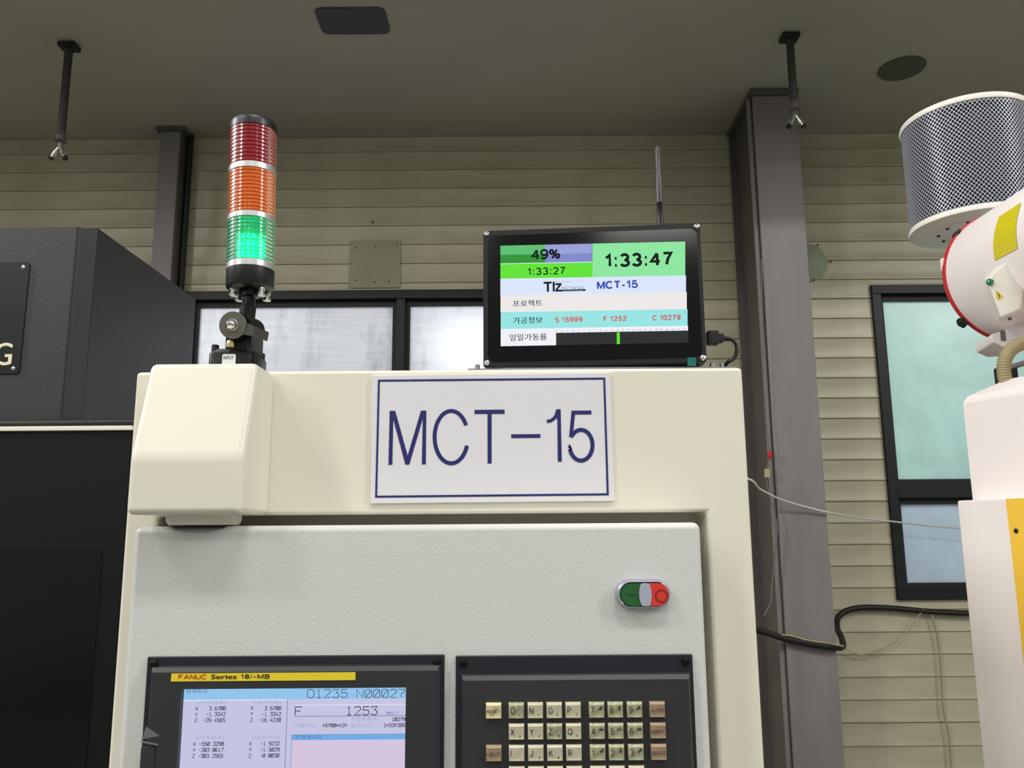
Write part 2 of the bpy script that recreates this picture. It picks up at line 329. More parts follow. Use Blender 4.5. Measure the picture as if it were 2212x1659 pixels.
# thin vector lettering as on a machine control's screen (4 x 6 grid)
SF = {'0': [[(1,0),(3,0),(4,1),(4,5),(3,6),(1,6),(0,5),(0,1),(1,0)], [(.6,.8),(3.4,5.2)]],
 'O': [[(1,0),(3,0),(4,1),(4,5),(3,6),(1,6),(0,5),(0,1),(1,0)]], '1': [[(.8,4.6),(2,6),(2,0)], [(.6,0),(3.4,0)]],
 '2': [[(0,5),(1,6),(3,6),(4,5),(4,4),(0,0),(4,0)]], '3': [[(0,5),(1,6),(4,6),(2.2,3.5),(3,3.5),(4,2.5),(4,1),(3,0),(1,0),(0,1)]],
 '4': [[(3,0),(3,6),(0,2),(4,2)]], '5': [[(4,6),(.6,6),(.4,3.5),(3,3.5),(4,2.6),(4,1),(3,0),(1,0),(0,1)]],
 '6': [[(3.6,6),(1.4,6),(0,4),(0,1),(1,0),(3,0),(4,1),(4,2.5),(3,3.5),(.4,3.3)]], '7': [[(0,6),(4,6),(4,5),(1.8,2.5),(1.8,0)]],
 '8': [[(1,3.3),(0,4.2),(0,5.2),(1,6),(3,6),(4,5.2),(4,4.2),(3,3.3),(1,3.3),(0,2.4),(0,.8),(1,0),(3,0),(4,.8),(4,2.4),(3,3.3)]],
 '9': [[(.4,0),(2.6,0),(4,2),(4,5),(3,6),(1,6),(0,5),(0,3.5),(1,2.6),(3.8,2.8)]],
 'N': [[(0,0),(0,6),(4,0),(4,6)]], 'F': [[(0,0),(0,6),(4,6)], [(0,3),(3,3)]], 'X': [[(0,0),(4,6)], [(0,6),(4,0)]],
 'Y': [[(0,6),(2,3),(2,0)], [(4,6),(2,3)]], 'Z': [[(0,6),(4,6),(0,0),(4,0)]], '-': [[(.4,3),(3.6,3)]], '.': [[(1.6,.2),(2.3,.2)]],
 'H': [[(0,0),(0,6)], [(4,0),(4,6)], [(0,3),(4,3)]], 'M': [[(0,0),(0,6),(2,3),(4,6),(4,0)]],
 'S': [[(4,5),(3,6),(1,6),(0,5),(0,4),(4,2),(4,1),(3,0),(1,0),(0,1)]], '/': [[(0,0),(4,6)]], ' ': []}
def ribbon(mb, pl, pts, w_, n, closed=False):
    P = [Vector((a, b)) for a, b in pts]; N = len(P); L = []; Rr = []
    for i in range(N):
        a = P[(i-1) % N] if closed else P[max(i-1, 0)]; b = P[(i+1) % N] if closed else P[min(i+1, N-1)]
        d1 = (P[i]-a).normalized() if (P[i]-a).length > 1e-9 else (b-P[i]).normalized()
        d2 = (b-P[i]).normalized() if (b-P[i]).length > 1e-9 else d1
        n1 = Vector((-d1.y, d1.x)); n2 = Vector((-d2.y, d2.x)); m = (n1+n2)
        m = m.normalized() if m.length > 1e-6 else n1
        k = min(1/max(m.dot(n1), .4), 1.8)*w_/2
        L.append(P[i]+m*k); Rr.append(P[i]-m*k)
    vs = [pl.w(p.x, p.y, n) for q in zip(L, Rr) for p in q]
    fs = [[2*i, 2*i+1, (2*((i+1) % N))+1, 2*((i+1) % N)] for i in range(N if closed else N-1)]
    mb.add(vs, fs)
def put_strokes(mb, pl, s, box, n, w_):
    a, b, c, d = box; N = len(s); cw = (b-a)/(N*1.3-.3); 
    for i, ch in enumerate(s):
        for st in SF[ch]: ribbon(mb, pl, [(a+i*cw*1.3+x/4*cw, c+(d-c)*y/6) for x, y in st], w_, n)

# =================================================================== STRUCTURE
YW = 3.99
CZ = at(1400, 292, YW).z
zs = at(1850, 646, YW).z
struct(MB().box(-6, 6, -9, 4.3, -.1, 0).build('floor', 'floor'))
struct(MB().box(-5, 5, 2.2, 4.2, CZ, CZ+.15).build('ceiling', 'ceil'))
# siding wall with window openings
W1 = (at(402, 632, YW).x, at(1322, 640, YW).x, 1.28, at(640, 630, YW).z)
W2 = (at(1885, 700, YW).x, 2.75, at(1990, 1295, YW).z, at(1990, 617, YW).z)
wb = MB(); Y0, Y1 = YW+.0022, YW+.10
wb.box(-5, W1[0], Y0, Y1, 0, CZ); wb.box(W1[0], W1[1], Y0, Y1, 0, W1[2]); wb.box(W1[0], W1[1], Y0, Y1, W1[3], CZ)
wb.box(W1[1], W2[0], Y0, Y1, 0, CZ); wb.box(W2[0], W2[1], Y0, Y1, 0, W2[2]); wb.box(W2[0], W2[1], Y0, Y1, W2[3], CZ); wb.box(W2[1], 5, Y0, Y1, 0, CZ)
wall = struct(wb.build('wall_back', 'grime'))
_brd = {}
def board(x0, x1, z0, z1, seam):
    key = (round(x1-x0, 4), round(z1-z0, 4), seam)
    c = Vector(((x0+x1)/2, YW, (z0+z1)/2))
    if key not in _brd:
        g = .0022 if not seam else .0045; h = z1-z0
        prof = [(YW+.006, 0), (YW+.006, g*.5), (YW-.001, g), (YW-.0032, g+.0012), (YW-.0038, g+.0045), (YW-.0022, g+.010), (YW-.0014, h*.5), (YW-.0016, h-.008), (YW-.0024, h-.002), (YW+.001, h-.0004), (YW+.006, h)]
        mb = MB(); mb.loft([[(x, y, z0+z) for y, z in prof] for x in (x0, x1)])
        o = mb.build('siding_board', 'siding', wall); _brd[key] = o
        return
    s = _brd[key]; o = s.copy(); COL.objects.link(o); o.parent = wall; o.name = 'siding_board'
    ORG[o.name] = c; base = ORG[s.name]
    me_c = base; o.location = s.location + Vector((c.x-_ctr[key].x, 0, c.z-_ctr[key].z)) if key in _ctr else s.location
_ctr = {}
def place_board(x0, x1, z0, z1, seam):
    key = (round(x1-x0, 4), round(z1-z0, 4), seam); new = key not in _brd
    if new: _ctr[key] = Vector(((x0+x1)/2, YW, (z0+z1)/2))
    board(x0, x1, z0, z1, seam)
k = -26
while True:
    z0 = zs+.1*k; z1 = z0+.1
    if z0 < .02: k += 1; continue
    if z0 >= CZ-.01: break
    z1 = min(z1, CZ)
    cuts = sorted(set([z0, z1]+[q for q in (W1[2], W1[3], W2[2], W2[3]) if z0+.004 < q < z1-.004]))
    seam = (k % 10 == 0)
    ints = [(-4.8, 4.8)]
    # a board meeting an opening is cut to it
    def cut(ints, a, b):
        r = []
        for p, q in ints:
            if b <= p or a >= q: r.append((p, q)); continue
            if a-p > .01: r.append((p, a))
            if q-b > .01: r.append((b, q))
        return r
    for (a, b, c, d) in (W1, W2):
        if z1 > c+.002 and z0 < d-.002:
            ints = cut(ints, a, b)
            if c-z0 > .012: place_board(a, b, z0, c, seam)
            if z1-d > .012: place_board(a, b, d, z1, False)
    for p, q in ints: place_board(p, q, z0, z1, seam)
    k += 1
def window(name, Wd, muls, transom, panes):
    x0, x1, z0, z1 = Wd; fwid = .062; mb = MB(); yf, yb = YW-.022, YW+.08
    P = YP(0)
    ring = lambda a, b, c, d, t, y0, y1: (mb.box(a, b, y0, y1, d-t, d), mb.box(a, b, y0, y1, c, c+t), mb.box(a, a+t, y0, y1, c+t, d-t), mb.box(b-t, b, y0, y1, c+t, d-t))
    ring(x0, x1, z0, z1, fwid*.72, yf, yb)
    fr = struct(mb.build(name, 'frame', bevel=.002, seg=1))
    xs = [x0+fwid*.72]+[m_ for m_ in muls]+[x1-fwid*.72]; zz = [z0+fwid*.72]+transom+[z1-fwid*.72]
    for m_ in muls: MB().box(m_-.022, m_+.022, yf+.004, yb-.01, z0+.045, z1-.045).build('mullion', 'frame', fr, bevel=.002, seg=1)
    for t_ in transom: MB().box(x0+.045, x1-.045, yf+.003, yb-.012, t_-.03, t_+.03).build('transom', 'frame', fr, bevel=.002, seg=1)
    i = 0
    for a, b in zip(xs[:-1], xs[1:]):
        for c, d in zip(zz[:-1], zz[1:]):
            ia = .022 if a in muls else 0; ib = .022 if b in muls else 0; ic = .03 if c in transom else 0; idd = .03 if d in transom else 0
            A, B, C_, D_ = a+ia, b-ib, c+ic, d-idd
            s = MB(); t = .03; ys, ye = YW+.012, YW+.05
            s.box(A, B, ys, ye, D_-t, D_); s.box(A, B, ys, ye, C_, C_+t); s.box(A, A+t*.7, ys, ye, C_+t, D_-t); s.box(B-t*.7, B, ys, ye, C_+t, D_-t)
            so = s.build('sash', 'frame2', fr)
            MB().add([(A+.02, YW+.032, C_+.028), (B-.02, YW+.032, C_+.028), (B-.02, YW+.032, D_-.028), (A+.02, YW+.032, D_-.028)], [[0, 1, 2, 3]]).build('pane', panes[i % len(panes)], so)
            i += 1
    return fr
window('window_1', W1, [at(866, 700, YW).x], [], ['pane1'])
window('window_2', W2, [], [at(2000, 1062, YW).z], ['pane3', 'pane2'])

# ------------------------------------------------------------------ columns
p0 = at(1631, 300, 3.55); p1 = at(1727, 300, 3.55)
c = root('steel_column', ((p0.x+p1.x)/2, 3.76, 0), 'large grey steel H-beam column right of the small monitor, against the siding', 'column')
MB().box(p0.x, p1.x, 3.55, 3.566, 0, CZ-.03).build('front_flange', 'steel', c, bevel=.002, seg=1)
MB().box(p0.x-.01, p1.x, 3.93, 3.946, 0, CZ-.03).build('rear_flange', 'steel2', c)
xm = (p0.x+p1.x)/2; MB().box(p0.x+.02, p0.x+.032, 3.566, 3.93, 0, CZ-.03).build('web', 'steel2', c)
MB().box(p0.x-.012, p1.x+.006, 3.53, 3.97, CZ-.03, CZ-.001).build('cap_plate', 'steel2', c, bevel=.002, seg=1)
MB().tube([(p0.x-.008, 3.585, .1), (p0.x-.008, 3.585, CZ-.032)], .013, 12, 1).build('corner_conduit', 'steel', c)
ymax = 3.93
p0b = at(344, 330, 3.87); p1b = at(386, 330, 3.87)
c = root('steel_column', ((p0b.x+p1b.x)/2, 3.92, 0), 'slim grey steel column behind the dark machine, left of the signal tower', 'column')
MB().box(p0b.x, p1b.x, 3.87, 3.885, 1.0, CZ-.02).build('front_flange', 'steel', c, bevel=.002, seg=1)
MB().box(p0b.x+.028, p1b.x+.004, 3.885, 3.975, 1.0, CZ-.02).build('web', 'steel2', c, bevel=.002, seg=1)
MB().box(p0b.x-.02, p1b.x+.03, 3.85, 3.98, CZ-.02, CZ-.001).build('cap_plate', 'steel2', c, bevel=.002, seg=1)
q = at(407, 330, 3.93); tag(MB().tube([(q.x, 3.945, 1.2), (q.x, 3.945, CZ-.004)], .016, 10, 1).build('wall_pipe', 'rubber'), 'thin black vertical pipe beside the slim column on the left', 'pipe')

# ------------------------------------------------------------------ ceiling fittings
a = [atz(678, 17, CZ), atz(833, 14, CZ), atz(842, 72, CZ), atz(697, 71, CZ)]
xa, xb = (a[0].x+a[3].x)/2, (a[1].x+a[2].x)/2; ya, yb = (a[2].y+a[3].y)/2, (a[0].y+a[1].y)/2
ya, yb = min(ya, yb), max(ya, yb)
hp = Plane((0, 0, CZ), (1, 0, 0), (0, 1, 0))
def rrect(x0, x1, y0, y1, r, k=5):
    pts = []
    for cx, cy, a0 in ((x1-r, y1-r, 0), (x0+r, y1-r, 90), (x0+r, y0+r, 180), (x1-r, y0+r, 270)):
        for i in range(k+1): t = R(a0+90*i/k); pts.append((cx+r*math.cos(t), cy+r*math.sin(t)))
    return pts
mb = MB(); pts = rrect(xa, xb, ya, yb, .03); mb.loft([[(x, y, z) for x, y in pts] for z in (CZ-.006, CZ-.0005)])
tag(mb.build('ceiling_hatch', 'hatch'), 'dark violet rectangular plate with rounded corners on the ceiling', 'hatch')
qc = atz(1948, 147, CZ); ql = atz(1899, 150, CZ); rr = abs(qc.x-ql.x)*1.02
tag(MB().lathe((qc.x, qc.y, CZ-.007), (0, 0, 1), [(0, rr*.985), (.002, rr), (.0065, rr)], 48).build('ceiling_cover', 'discp'), 'round dark grey cover plate on the ceiling, upper right', 'cover plate')
def dropper(px, py, pyb, label, pxb, brk=True):
    t = atz(px, py, CZ); b = at(px, pyb, t.y); L = CZ-b.z; x, y = t.x, t.y
    r = root('air_drop_pipe', (x, y, CZ-.002), label, 'air pipe', 'air drop pipes hanging from the ceiling')
    MB().lathe((x, y, b.z+.075), (0, 0, 1), [(0, .016), (L-.079, .016)], 14).build('pipe', 'pipe', r)
    MB().loft([[(x+sx*.035, y+sy*.03, z) for sx, sy in ((-1, -1), (1, -1), (1, 1), (-1, 1))] for z in (CZ-.022, CZ-.002)]).build('ceiling_bracket', 'rubber', r, bevel=.003, seg=1)
    MB().lathe((x, y, b.z+.045), (0, 0, 1), [(0, .015), (.004, .024), (.008, .019), (.03, .019), (.034, .023), (.042, .020)], 16).build('pipe_socket', 'steel2', r)
    mb = MB(); mb.lathe((x, y, b.z+.022), (0, 0, 1), [(0, .012), (.024, .010)], 12)
    y_ = mb.build('splitter_body', 'chrome', r)
    for s in (-1, 1):
        d = Vector((s*.5, -.12, -1)).normalized(); st = Vector((x+s*.004, y, b.z+.026))
        MB().lathe(st, d, [(0, .008), (.02, .008), (.022, .011), (.04, .011), (.042, .0085), (.052, .0085)], 12).build('coupler', 'chrome', r)
        MB().lathe(st+d*.0521, d, [(0, .011), (.010, .011)], 12).build('coupler_cap', 'rubber', r)
    return r
dropper(150, 96, 330, 'dark air pipe with chrome Y coupler hanging from the ceiling, far left', 125)
dropper(1705, 76, 262, 'dark air pipe with chrome Y coupler hanging in front of the large column', 1718)

# ------------------------------------------------------------------ plates on the wall
P = YP(YW-.0065)
b = pxbox(P, 756, 519, 865, 622)
r = root('wall_plate', P.w((b[0]+b[1])/2, b[2], 0), 'square blank cover plate screwed to the siding between signal tower and monitor', 'plate')
MB().rects(P, [(b[0], b[1], b[2], b[3], .0), (b[0], b[1], b[2], b[3], .003)]).build('plate', 'plate', r, bevel=.0008, seg=1)
for fx, fz in ((.12, .84), (.93, .90), (.12, .16), (.78, .13), (.5, .12), (.5, .86)):
    MB().lathe(P.w(b[0]+(b[1]-b[0])*fx, b[2]+(b[3]-b[2])*fz, .003), (0, -1, 0), [(0, .0038), (.0015, .0032)], 10).build('screw', 'blk', r)
q = P.hit(1745, 568); rc = root('round_wall_cover', P.w(q[0], q[1], 0), 'pale green round cover on the siding, half hidden behind the large column', 'cover plate')
MB().lathe(P.w(q[0], q[1], 0), (0, -1, 0), [(0, .098), (.003, .098), (.0045, .095)], 40).build('cover', 'roundp', rc)
for (x, y) in ((1794, 566), (1757, 605), (1766, 530), (805, 480)):
    q = P.hit(x, y); MB().lathe(P.w(q[0], q[1], 0.0040 if x > 1700 else -.001), (0, -1, 0), [(0, .005), (.003, .004)], 8).build('screw', 'blk', rc if x > 1700 else wall)

# =================================================================== LEFT DARK MACHINE
D1 = 1.80
e2 = at(212, 492, D1); e1 = at(170, 487, D1-.012); zt = e2.z; zb = at(200, 912, D1).z; xr = e2.x
yb_ = D1/.752
r = root('machining_centre', (-1.6, 2.0, 0), 'large charcoal machine enclosure with black nameplate at the left edge', 'machine')
mb = MB(); pts = [(-3.2, D1-.012), (e1.x, D1-.012), (e1.x+.003, D1-.006), (xr, D1), (xr, yb_), (-3.2, yb_)]
mb.loft([[(x, y, z) for x, y in pts] for z in (zb, zt)])
MB_up = mb.build('upper_cover', 'machine_dark', r, bevel=.0025, seg=2)
# low lip of the corner strip
MB().box(e1.x-.004, e1.x-.001, D1-.0135, D1-.012, zb, zt-.004).build('panel_joint', 'rubber', r)
DL = 1.74; zt2 = at(140, 921, DL).z; zt3 = at(140, 931, DL).z
MB().box(-3.2, -.80, DL-.006, D1+.25, zt3, zt2).build('cream_trim', 'cream', r, bevel=.0015, seg=1)
MB().box(-3.2, -.802, DL, D1+.25, 0, zt3).build('lower_cover', 'machine_dark2', r, bevel=.003, seg=2)
Pl = YP(DL); wv = Pl.hit(222, 1187)
MB().rects(Pl, [(-2.4, wv[0], .9, wv[1], -.01+.0105), (-2.4, wv[0], .9, wv[1], .0012)]).build('window_pane', 'tint', r, label='dark tinted glass')
# nameplate
Pn = YP(D1-.0125); b0 = Pn.hit(64, 567); b1 = Pn.hit(42, 808)
zt_, zb__ = b0[1], b1[1]; xr_ = (b0[0]+b1[0])/2+.001
n_ = root('nameplate', Pn.w(xr_-.2, zb__, 0), 'black nameplate with cream letter G screwed to the charcoal machine', 'sign')
MB().prism(Pn, rrect(xr_-.42, xr_, zb__, zt_, .006, 3), 0, .003).build('plate', 'blackpl', n_, bevel=.0008, seg=1)
for z in (zt_-.012, zb__+.012):
    MB().lathe(Pn.w(xr_-.013, z, .003), (0, -1, 0), [(0, .0052), (.0015, .0045), (.0022, .002)], 12).build('screw', 'chrome', n_)
g = Pn.hit(-8, 790); g1 = Pn.hit(31, 741)
mb = MB(); put_text(mb, Pn, 'G', (g[0]-.006, g1[0], g[1], g1[1]), .0036, .012); mb.build('lettering', 'goldtext', n_)
g = Pn.hit(3, 713); MB().flat(Pn, [(g[0], g[1]), (g[0]-.013, g[1]+.013), (g[0]-.022, g[1]+.013), (g[0]-.009, g[1]), (g[0]-.022, g[1]-.013), (g[0]-.013, g[1]-.013)], .0036).build('chevron_mark', 'gold', n_)
# corrugated hose on the ledge
mb = MB(); pts = []; X = -2.2
def hy(x): return 1.7675+.004*math.sin(x*5)
mb.tube([(X+i*.0045, hy(X+i*.0045), zt2+.0105+.0012*math.sin((X+i*.0045)*7)) for i in range(310)], lambda i, n: .0095 if i % 2 else .0078, 8, 1)
tag(mb.build('corrugated_hose', 'rubber', ang=1.2), 'thin black corrugated hose lying on the ledge of the charcoal machine', 'hose')

# =================================================================== CREAM CABINET
DF = .90; PFc = YP(DF)
xl = at(292, 830, DF).x; xr = at(1604, 800, DF).x; zt = (at(900, 798.5, DF).z)
zr = at(1000, 1110, DF).z; xrr = at(1527, 1115, DF).x; xll = at(338, 1125, DF).x
cab = root('machine_cabinet', ((xl+xr)/2, 1.1, 0), 'cream machine cabinet carrying the name sign, with a projecting hood at its left', 'machine')
mb = MB()
outer = [(xl, .3), (xl, zt), (xr, zt), (xr, .3), (xrr, .3), (xrr, zr), (xll, zr), (xll, .3)]
mb.prism(PFc, outer, -.06, 0)
ho = mb.build('front_frame', 'cream', cab, bevel=.0045, seg=3)
MB().box(xl+.003, xr-.003, DF+.0595, 1.45, .3, zt-.002).build('housing', 'cream', cab, bevel=.003, seg=2)
# hood
hx0, hx1 = -.744*DF/1.79*1.0, -.522*DF/1.79
hx0 = at(324, 784, .838).x; hx1 = at(557, 784, .838).x
ztop = at(440, 784, .838).z; zk = at(400, 985, .806).z; zbm = at(390, 1111, .806).z; zbb = at(579, 1114, DF).z
prof = [(DF-.0005, zt-.004), (.888, ztop), (.841, ztop), (.811, zk), (.801, zbm), (DF-.0005, zbm+.0)]
prof = [(DF-.0005, ztop), (.838, ztop), (.806, zk), (.806, zbm), (DF-.0005, zbb)]
mb = MB(); mb.loft([[(x, y, z) for y, z in prof] for x in (hx0, hx1)])
hood = mb.build('hood', 'cream', cab, bevel=.0065, seg=4)
# swivel collar under hood
sc = at(428, 1120, .845); zc1 = at(428, 1134, .83).z
mb = MB(); mb.lathe((sc.x, .862, zc1), (0, 0, 1), [(0, .034), (.004, .0365), (.012, .0375), (.013, .040), (zbm-zc1+.001, .040)], 40)
mb.build('swivel_collar', 'cream', cab)
# =================================================================== CONTROL PENDANT
DP = .845; PP = YP(DP)
pxl = at(288, 1145, DP).x; pxr = at(1514, 1140, DP).x; pzt = at(900, 1133, DP).z
pen = root('control_pendant', ((pxl+pxr)/2, .88, .9), 'white textured control panel box hanging below the cabinet sign', 'control panel')
mb = MB(); mb.box(pxl, pxr, DP, DP+.065, .95, pzt); mb.build('panel_box', 'door', pen, bevel=.007, seg=4)
mb = MB(); mb.lathe((sc.x, .862, pzt-.002), (0, 0, 1), [(0, .030), (max(zc1-pzt+.002, .003), .030)], 30); mb.build('swivel_pin', 'rubber', pen)

# ------------------------------------------------------------------ name sign
S = YP(DF-.0004); c3 = lambda x, y: (780+x/3.687, 780+y/3.687)
h3 = lambda x, y: S.hit(*c3(x, y))
tl, tr, br, bl = h3(93, 118), h3(1981, 95), h3(2016, 1115), h3(75, 1135)
sg = root('name_sign', S.w((tl[0]+tr[0])/2, bl[1], 0), 'white rectangular sign reading MCT-15 with navy border on the cream cabinet', 'sign')
mb = MB(); mb.prism(S, [bl, br, tr, tl], 0, .003); mb.build('board', 'sign', sg, bevel=.0004, seg=1)
Z = .0034
mb = MB(); A, B, C_, D_ = h3(146, 160), h3(1934, 143), h3(1962, 1062), h3(124, 1081)
ribbon(mb, S, [A, B, C_, D_], .0021, Z, True); mb.build('border_line', 'navy', sg)
mb = MB()
pg = lambda L: mb.flat(S, [h3(*p) for p in L], Z)
pg([(222, 828), (232, 400), (260, 400), (260, 465), (252, 827)]); pg([(260, 400), (275, 400), (374, 755), (368, 826), (356, 826), (260, 465)])
pg([(374, 755), (480, 398), (494, 398), (494, 460), (388, 824), (368, 826)]); pg([(494, 398), (522, 398), (518, 824), (487, 824), (494, 460)])
sw = 31/3.687/F*DF
ell = lambda cx, cy, rx, ry, a0, a1, n: [h3(cx+rx*math.cos(R(a0+(a1-a0)*i/n)), cy-ry*math.sin(R(a0+(a1-a0)*i/n))) for i in range(n+1)]
ribbon(mb, S, ell(720, 608, 132, 208, 27, 341, 48), sw, Z)
pg([(905, 392), (1143, 390), (1143, 423), (904, 424)]); pg([(1008, 424), (1040, 424), (1040, 817), (1009, 817)])
pg([(1196, 586), (1427, 584), (1428, 613), (1196, 615)])
pg([(1556, 387), (1588, 387), (1597, 802), (1566, 802), (1562, 470), (1548, 445)])
ribbon(mb, S, [h3(1478, 482), h3(1505, 480), h3(1530, 465), h3(1550, 440), h3(1566, 390)], sw*.8, Z+.0001)
pg([(1675, 398), (1832, 397), (1832, 427), (1702, 428), (1683, 607), (1655, 607)])
ribbon(mb, S, [h3(1668, 604)]+ell(1750, 672, 91, 122, 150, -8, 18)[1:]+ell(1750, 672, 91, 122, -8, -172, 24)[1:]+[h3(1660, 693)], sw, Z+.0001)
mb.build('lettering', 'navy', sg)

# =================================================================== SIGNAL TOWER
pt = at(548, 258, .965); pb = at(541, 600, .965)
ax = (pt-pb).normalized(); Rt = 49.5/F*at(548, 400, .965).y*1.005
Rt = (at(596, 450, .965).x-at(497, 450, .965).x)/2
tw = root('signal_tower', (-.315, .96, ztop), 'signal tower light with red, orange and glowing green tiers on a black stand', 'signal light')
def tpos(y): # distance along the axis for a near-side image row
    q = at(545, y, .965-Rt); return (q-pb).dot(ax)
H = {k: tpos(v) for k, v in dict(cap1=238, cap0=263, r0=345, o1=358, o0=452, g1=464, g0=556, s0=570, b0=612).items()}
mb = MB(); mb.lathe(pb+ax*H['cap0'], ax, [(0, Rt), (.007, Rt), (.011, Rt*.97), (.0135, Rt*.9), (H['cap1']-H['cap0']-.001, Rt*.86)], 48); mb.build('top_cap', 'black', tw)
def lens(h0, h1, m):
    L = h1-h0; n = max(9, int(L/.0046)); prof = [(0, Rt*.975)]
    for i in range(n):
        a = L*i/n; b_ = L*(i+1)/n
        prof += [(a+.0002, Rt*.955), (a+(b_-a)*.3, Rt*.99), (a+(b_-a)*.75, Rt*.99), (b_-.0002, Rt*.955)]
    prof.append((L, Rt*.975)); mb = MB()
    mb.lathe(pb+ax*h0, ax, prof, 48, False, False)
    # inner wall with upright prisms, a little way inside
    seg = 48; e1 = ax.cross(Vector((0, 1, 0))).normalized(); e2_ = ax.cross(e1)
    loops = []
    for h in (0, L):
        loops.append([pb+ax*(h0+h)+(e1*math.cos(2*math.pi*i/seg)+e2_*math.sin(2*math.pi*i/seg))*(Rt*(.90 if i % 2 else .865)) for i in range(seg)])
    o_ = mb
    base = len(mb.v); mb.loft(loops, False, False)
    # close top and bottom between skins
    no = len(prof); first = 0; last = (no-1)*48
    for i in range(48):
        j = (i+1) % 48
        mb.f.append([first+i, first+j, base+j, base+i]); mb.m.append(0)
        mb.f.append([last+i, base+48+i, base+48+j, last+j]); mb.m.append(0)
    return mb.build('lens', m, tw)
lens(H['r0'], H['cap0'], 'redlens')['label'] = 'red unlit lens'
lens(H['o0'], H['o1'], 'orglens')['label'] = 'orange unlit lens'
lens(H['g0'], H['g1'], 'grnlens')['label'] = 'green lit lens'
for a_, b_ in (('r0', 'o1'), ('o0', 'g1'), ('g0', 's0')):
    h0, h1 = min(H[a_], H[b_]), max(H[a_], H[b_])
    MB().lathe(pb+ax*h0, ax, [(0, Rt*.985), (.0006, Rt*1.0), (h1-h0-.0006, Rt*1.0), (h1-h0, Rt*.985)], 48).build('silver_ring', 'silver', tw)
mb = MB(); mb.lathe(pb+ax*H['b0'], ax, [(0, Rt*.86), (.002, Rt*.97), (.0035, Rt), (H['s0']-H['b0'], Rt)], 48); mb.build('tower_base', 'black', tw)
# inner reflectors and lamp of each tier
for a_, b_, lit in (('r0', 'cap0', 0), ('o0', 'o1', 0), ('g0', 'g1', 1)):
    h0, h1 = H[a_], H[b_]
    MB().lathe(pb+ax*(h0+.0005), ax, [(0, Rt*.45), (.001, Rt*.42), (h1-h0-.002, Rt*.42), (h1-h0-.001, Rt*.45)], 12).build('reflector_core', 'core', tw)
e1 = ax.cross(Vector((0, 1, 0))).normalized(); e2_ = ax.cross(e1)
mb = MB()
for i in range(16):
    a = 2*math.pi*(i+.3)/16
    for h in (.006, .014, .022, .030):
        if H['g1']-H['g0'] < h+.005: continue
        c_ = pb+ax*(H['g0']+h)+(e1*math.cos(a)+e2_*math.sin(a))*Rt*.66
        mb.lathe(c_, (e1*math.cos(a)+e2_*math.sin(a)), [(0, .0026), (.002, .0024), (.003, .001)], 8)
mb.build('green_led', 'led', tw)['kind'] = 'stuff'
# pole
pz = at(540, 660, .965); pbot = Vector((pb.x-.003, .965, at(540, 715, .965).z))
top_in = pb+ax*H['b0']
MB().lathe(top_in+ax*.001, (pbot-top_in), [(0, .0125), (.008, .0125), (.010, .0075), (.030, .0075)], 24).build('upper_pole', 'blackgloss', tw)
d_ = (pbot-top_in); MB().lathe(top_in+d_.normalized()*.020, d_, [(0, .0088), (.001, .0095), (d_.length-.02, .0095)], 24).build('lower_pole', 'blackgloss', tw)
for s, dy in ((-1, -.6), (1, -.6), (-1, .7), (1, .7)):
    q = top_in+Vector((s*.0170, dy*.017, .0005)); MB().lathe(q, (0, 0, -1), [(0, .0045), (.003, .0045), (.0035, .0036), (.007, .0036), (.008, .005), (.0105, .005), (.011, .003)], 10).build('base_screw', 'chrome', tw)
# pivot
ca = at(508, 704, .925); cb = at(545, 716, .975); axp = (ca-cb).normalized(); rd = 30.5/F*.925
MB().lathe(cb-axp*.004, axp, [(0, rd*.7), (.004, rd*1.0), (.03, rd*1.04), ((ca-cb).length+.000, rd*1.04)], 40).build('pivot_body', 'blackgloss', tw)
MB().lathe(ca+axp*.0045, axp, [(0, rd), (.0028, rd), (.0034, rd*.97)], 40).build('clamp_disc', 'brace', tw)
pc = ca+axp*.0078
MB().lathe(pc, axp, [(0, .0075), (.001, .0075), (.0012, .0062), (.005, .0062), (.008, .0048), (.0098, .0022)], 16).build('dome_nut', 'chrome', tw)
# lever from the disc round to the right
Lp = Plane(ca+axp*.0052, (axp.cross(Vector((0, 0, 1)))*-1).normalized() if False else Vector((0, 0, 1)).cross(axp)*1.0)
if Lp.n.dot(axp) < 0: Lp = Plane(ca+axp*.0052, -Lp.ex)
q0 = Lp.hit(536, 703); q1 = Lp.hit(530, 723); q2 = Lp.hit(549, 706); q3 = Lp.hit(547, 728)
mb = MB()
loops = []
def lev(px1, py1, px2, py2, Y):
    a_ = at(px1, py1, Y); b_ = at(px2, py2, Y); th = Vector((.0, .0025, 0)); return [a_, b_, b_+th, a_+th]
mb.loft([lev(532, 697, 524, 722, .918), lev(549, 704, 547, 726, .917), lev(566, 711, 562, 731, .931), lev(580, 717, 576, 737, .944)])
mb.build('clamp_lever', 'lever', tw, bevel=.0006, seg=1)
mb = MB(); f0 = at(484, 752, .928); f1 = at(544, 752, .928); mb.box(f0.x, f1.x-.002, .93, .978, at(510, 754, .928).z, ca.z-.004); mb.build('pivot_bracket', 'blackgloss', tw, bevel=.002)
bz = at(500, 753, .93).z; bx0, bx1 = at(450, 770, .93).x, at(546, 770, .93).x; bx1b = bx1
mb = MB(); Q = Plane((0, 0, 0), (1, 0, 0), (0, 1, 0))
rr_ = rrect(bx0, bx1, .928, .988, .006, 4); rr2 = rrect(bx0+.003, bx1-.003, .931, .985, .006, 4)
mb.loft([[(x, y, ztop+.0002) for x, y in rr_], [(x, y, bz-.006) for x, y in rr_], [(x, y, bz) for x, y in rr2]])
mb.build('mounting_base', 'blackgloss', tw)
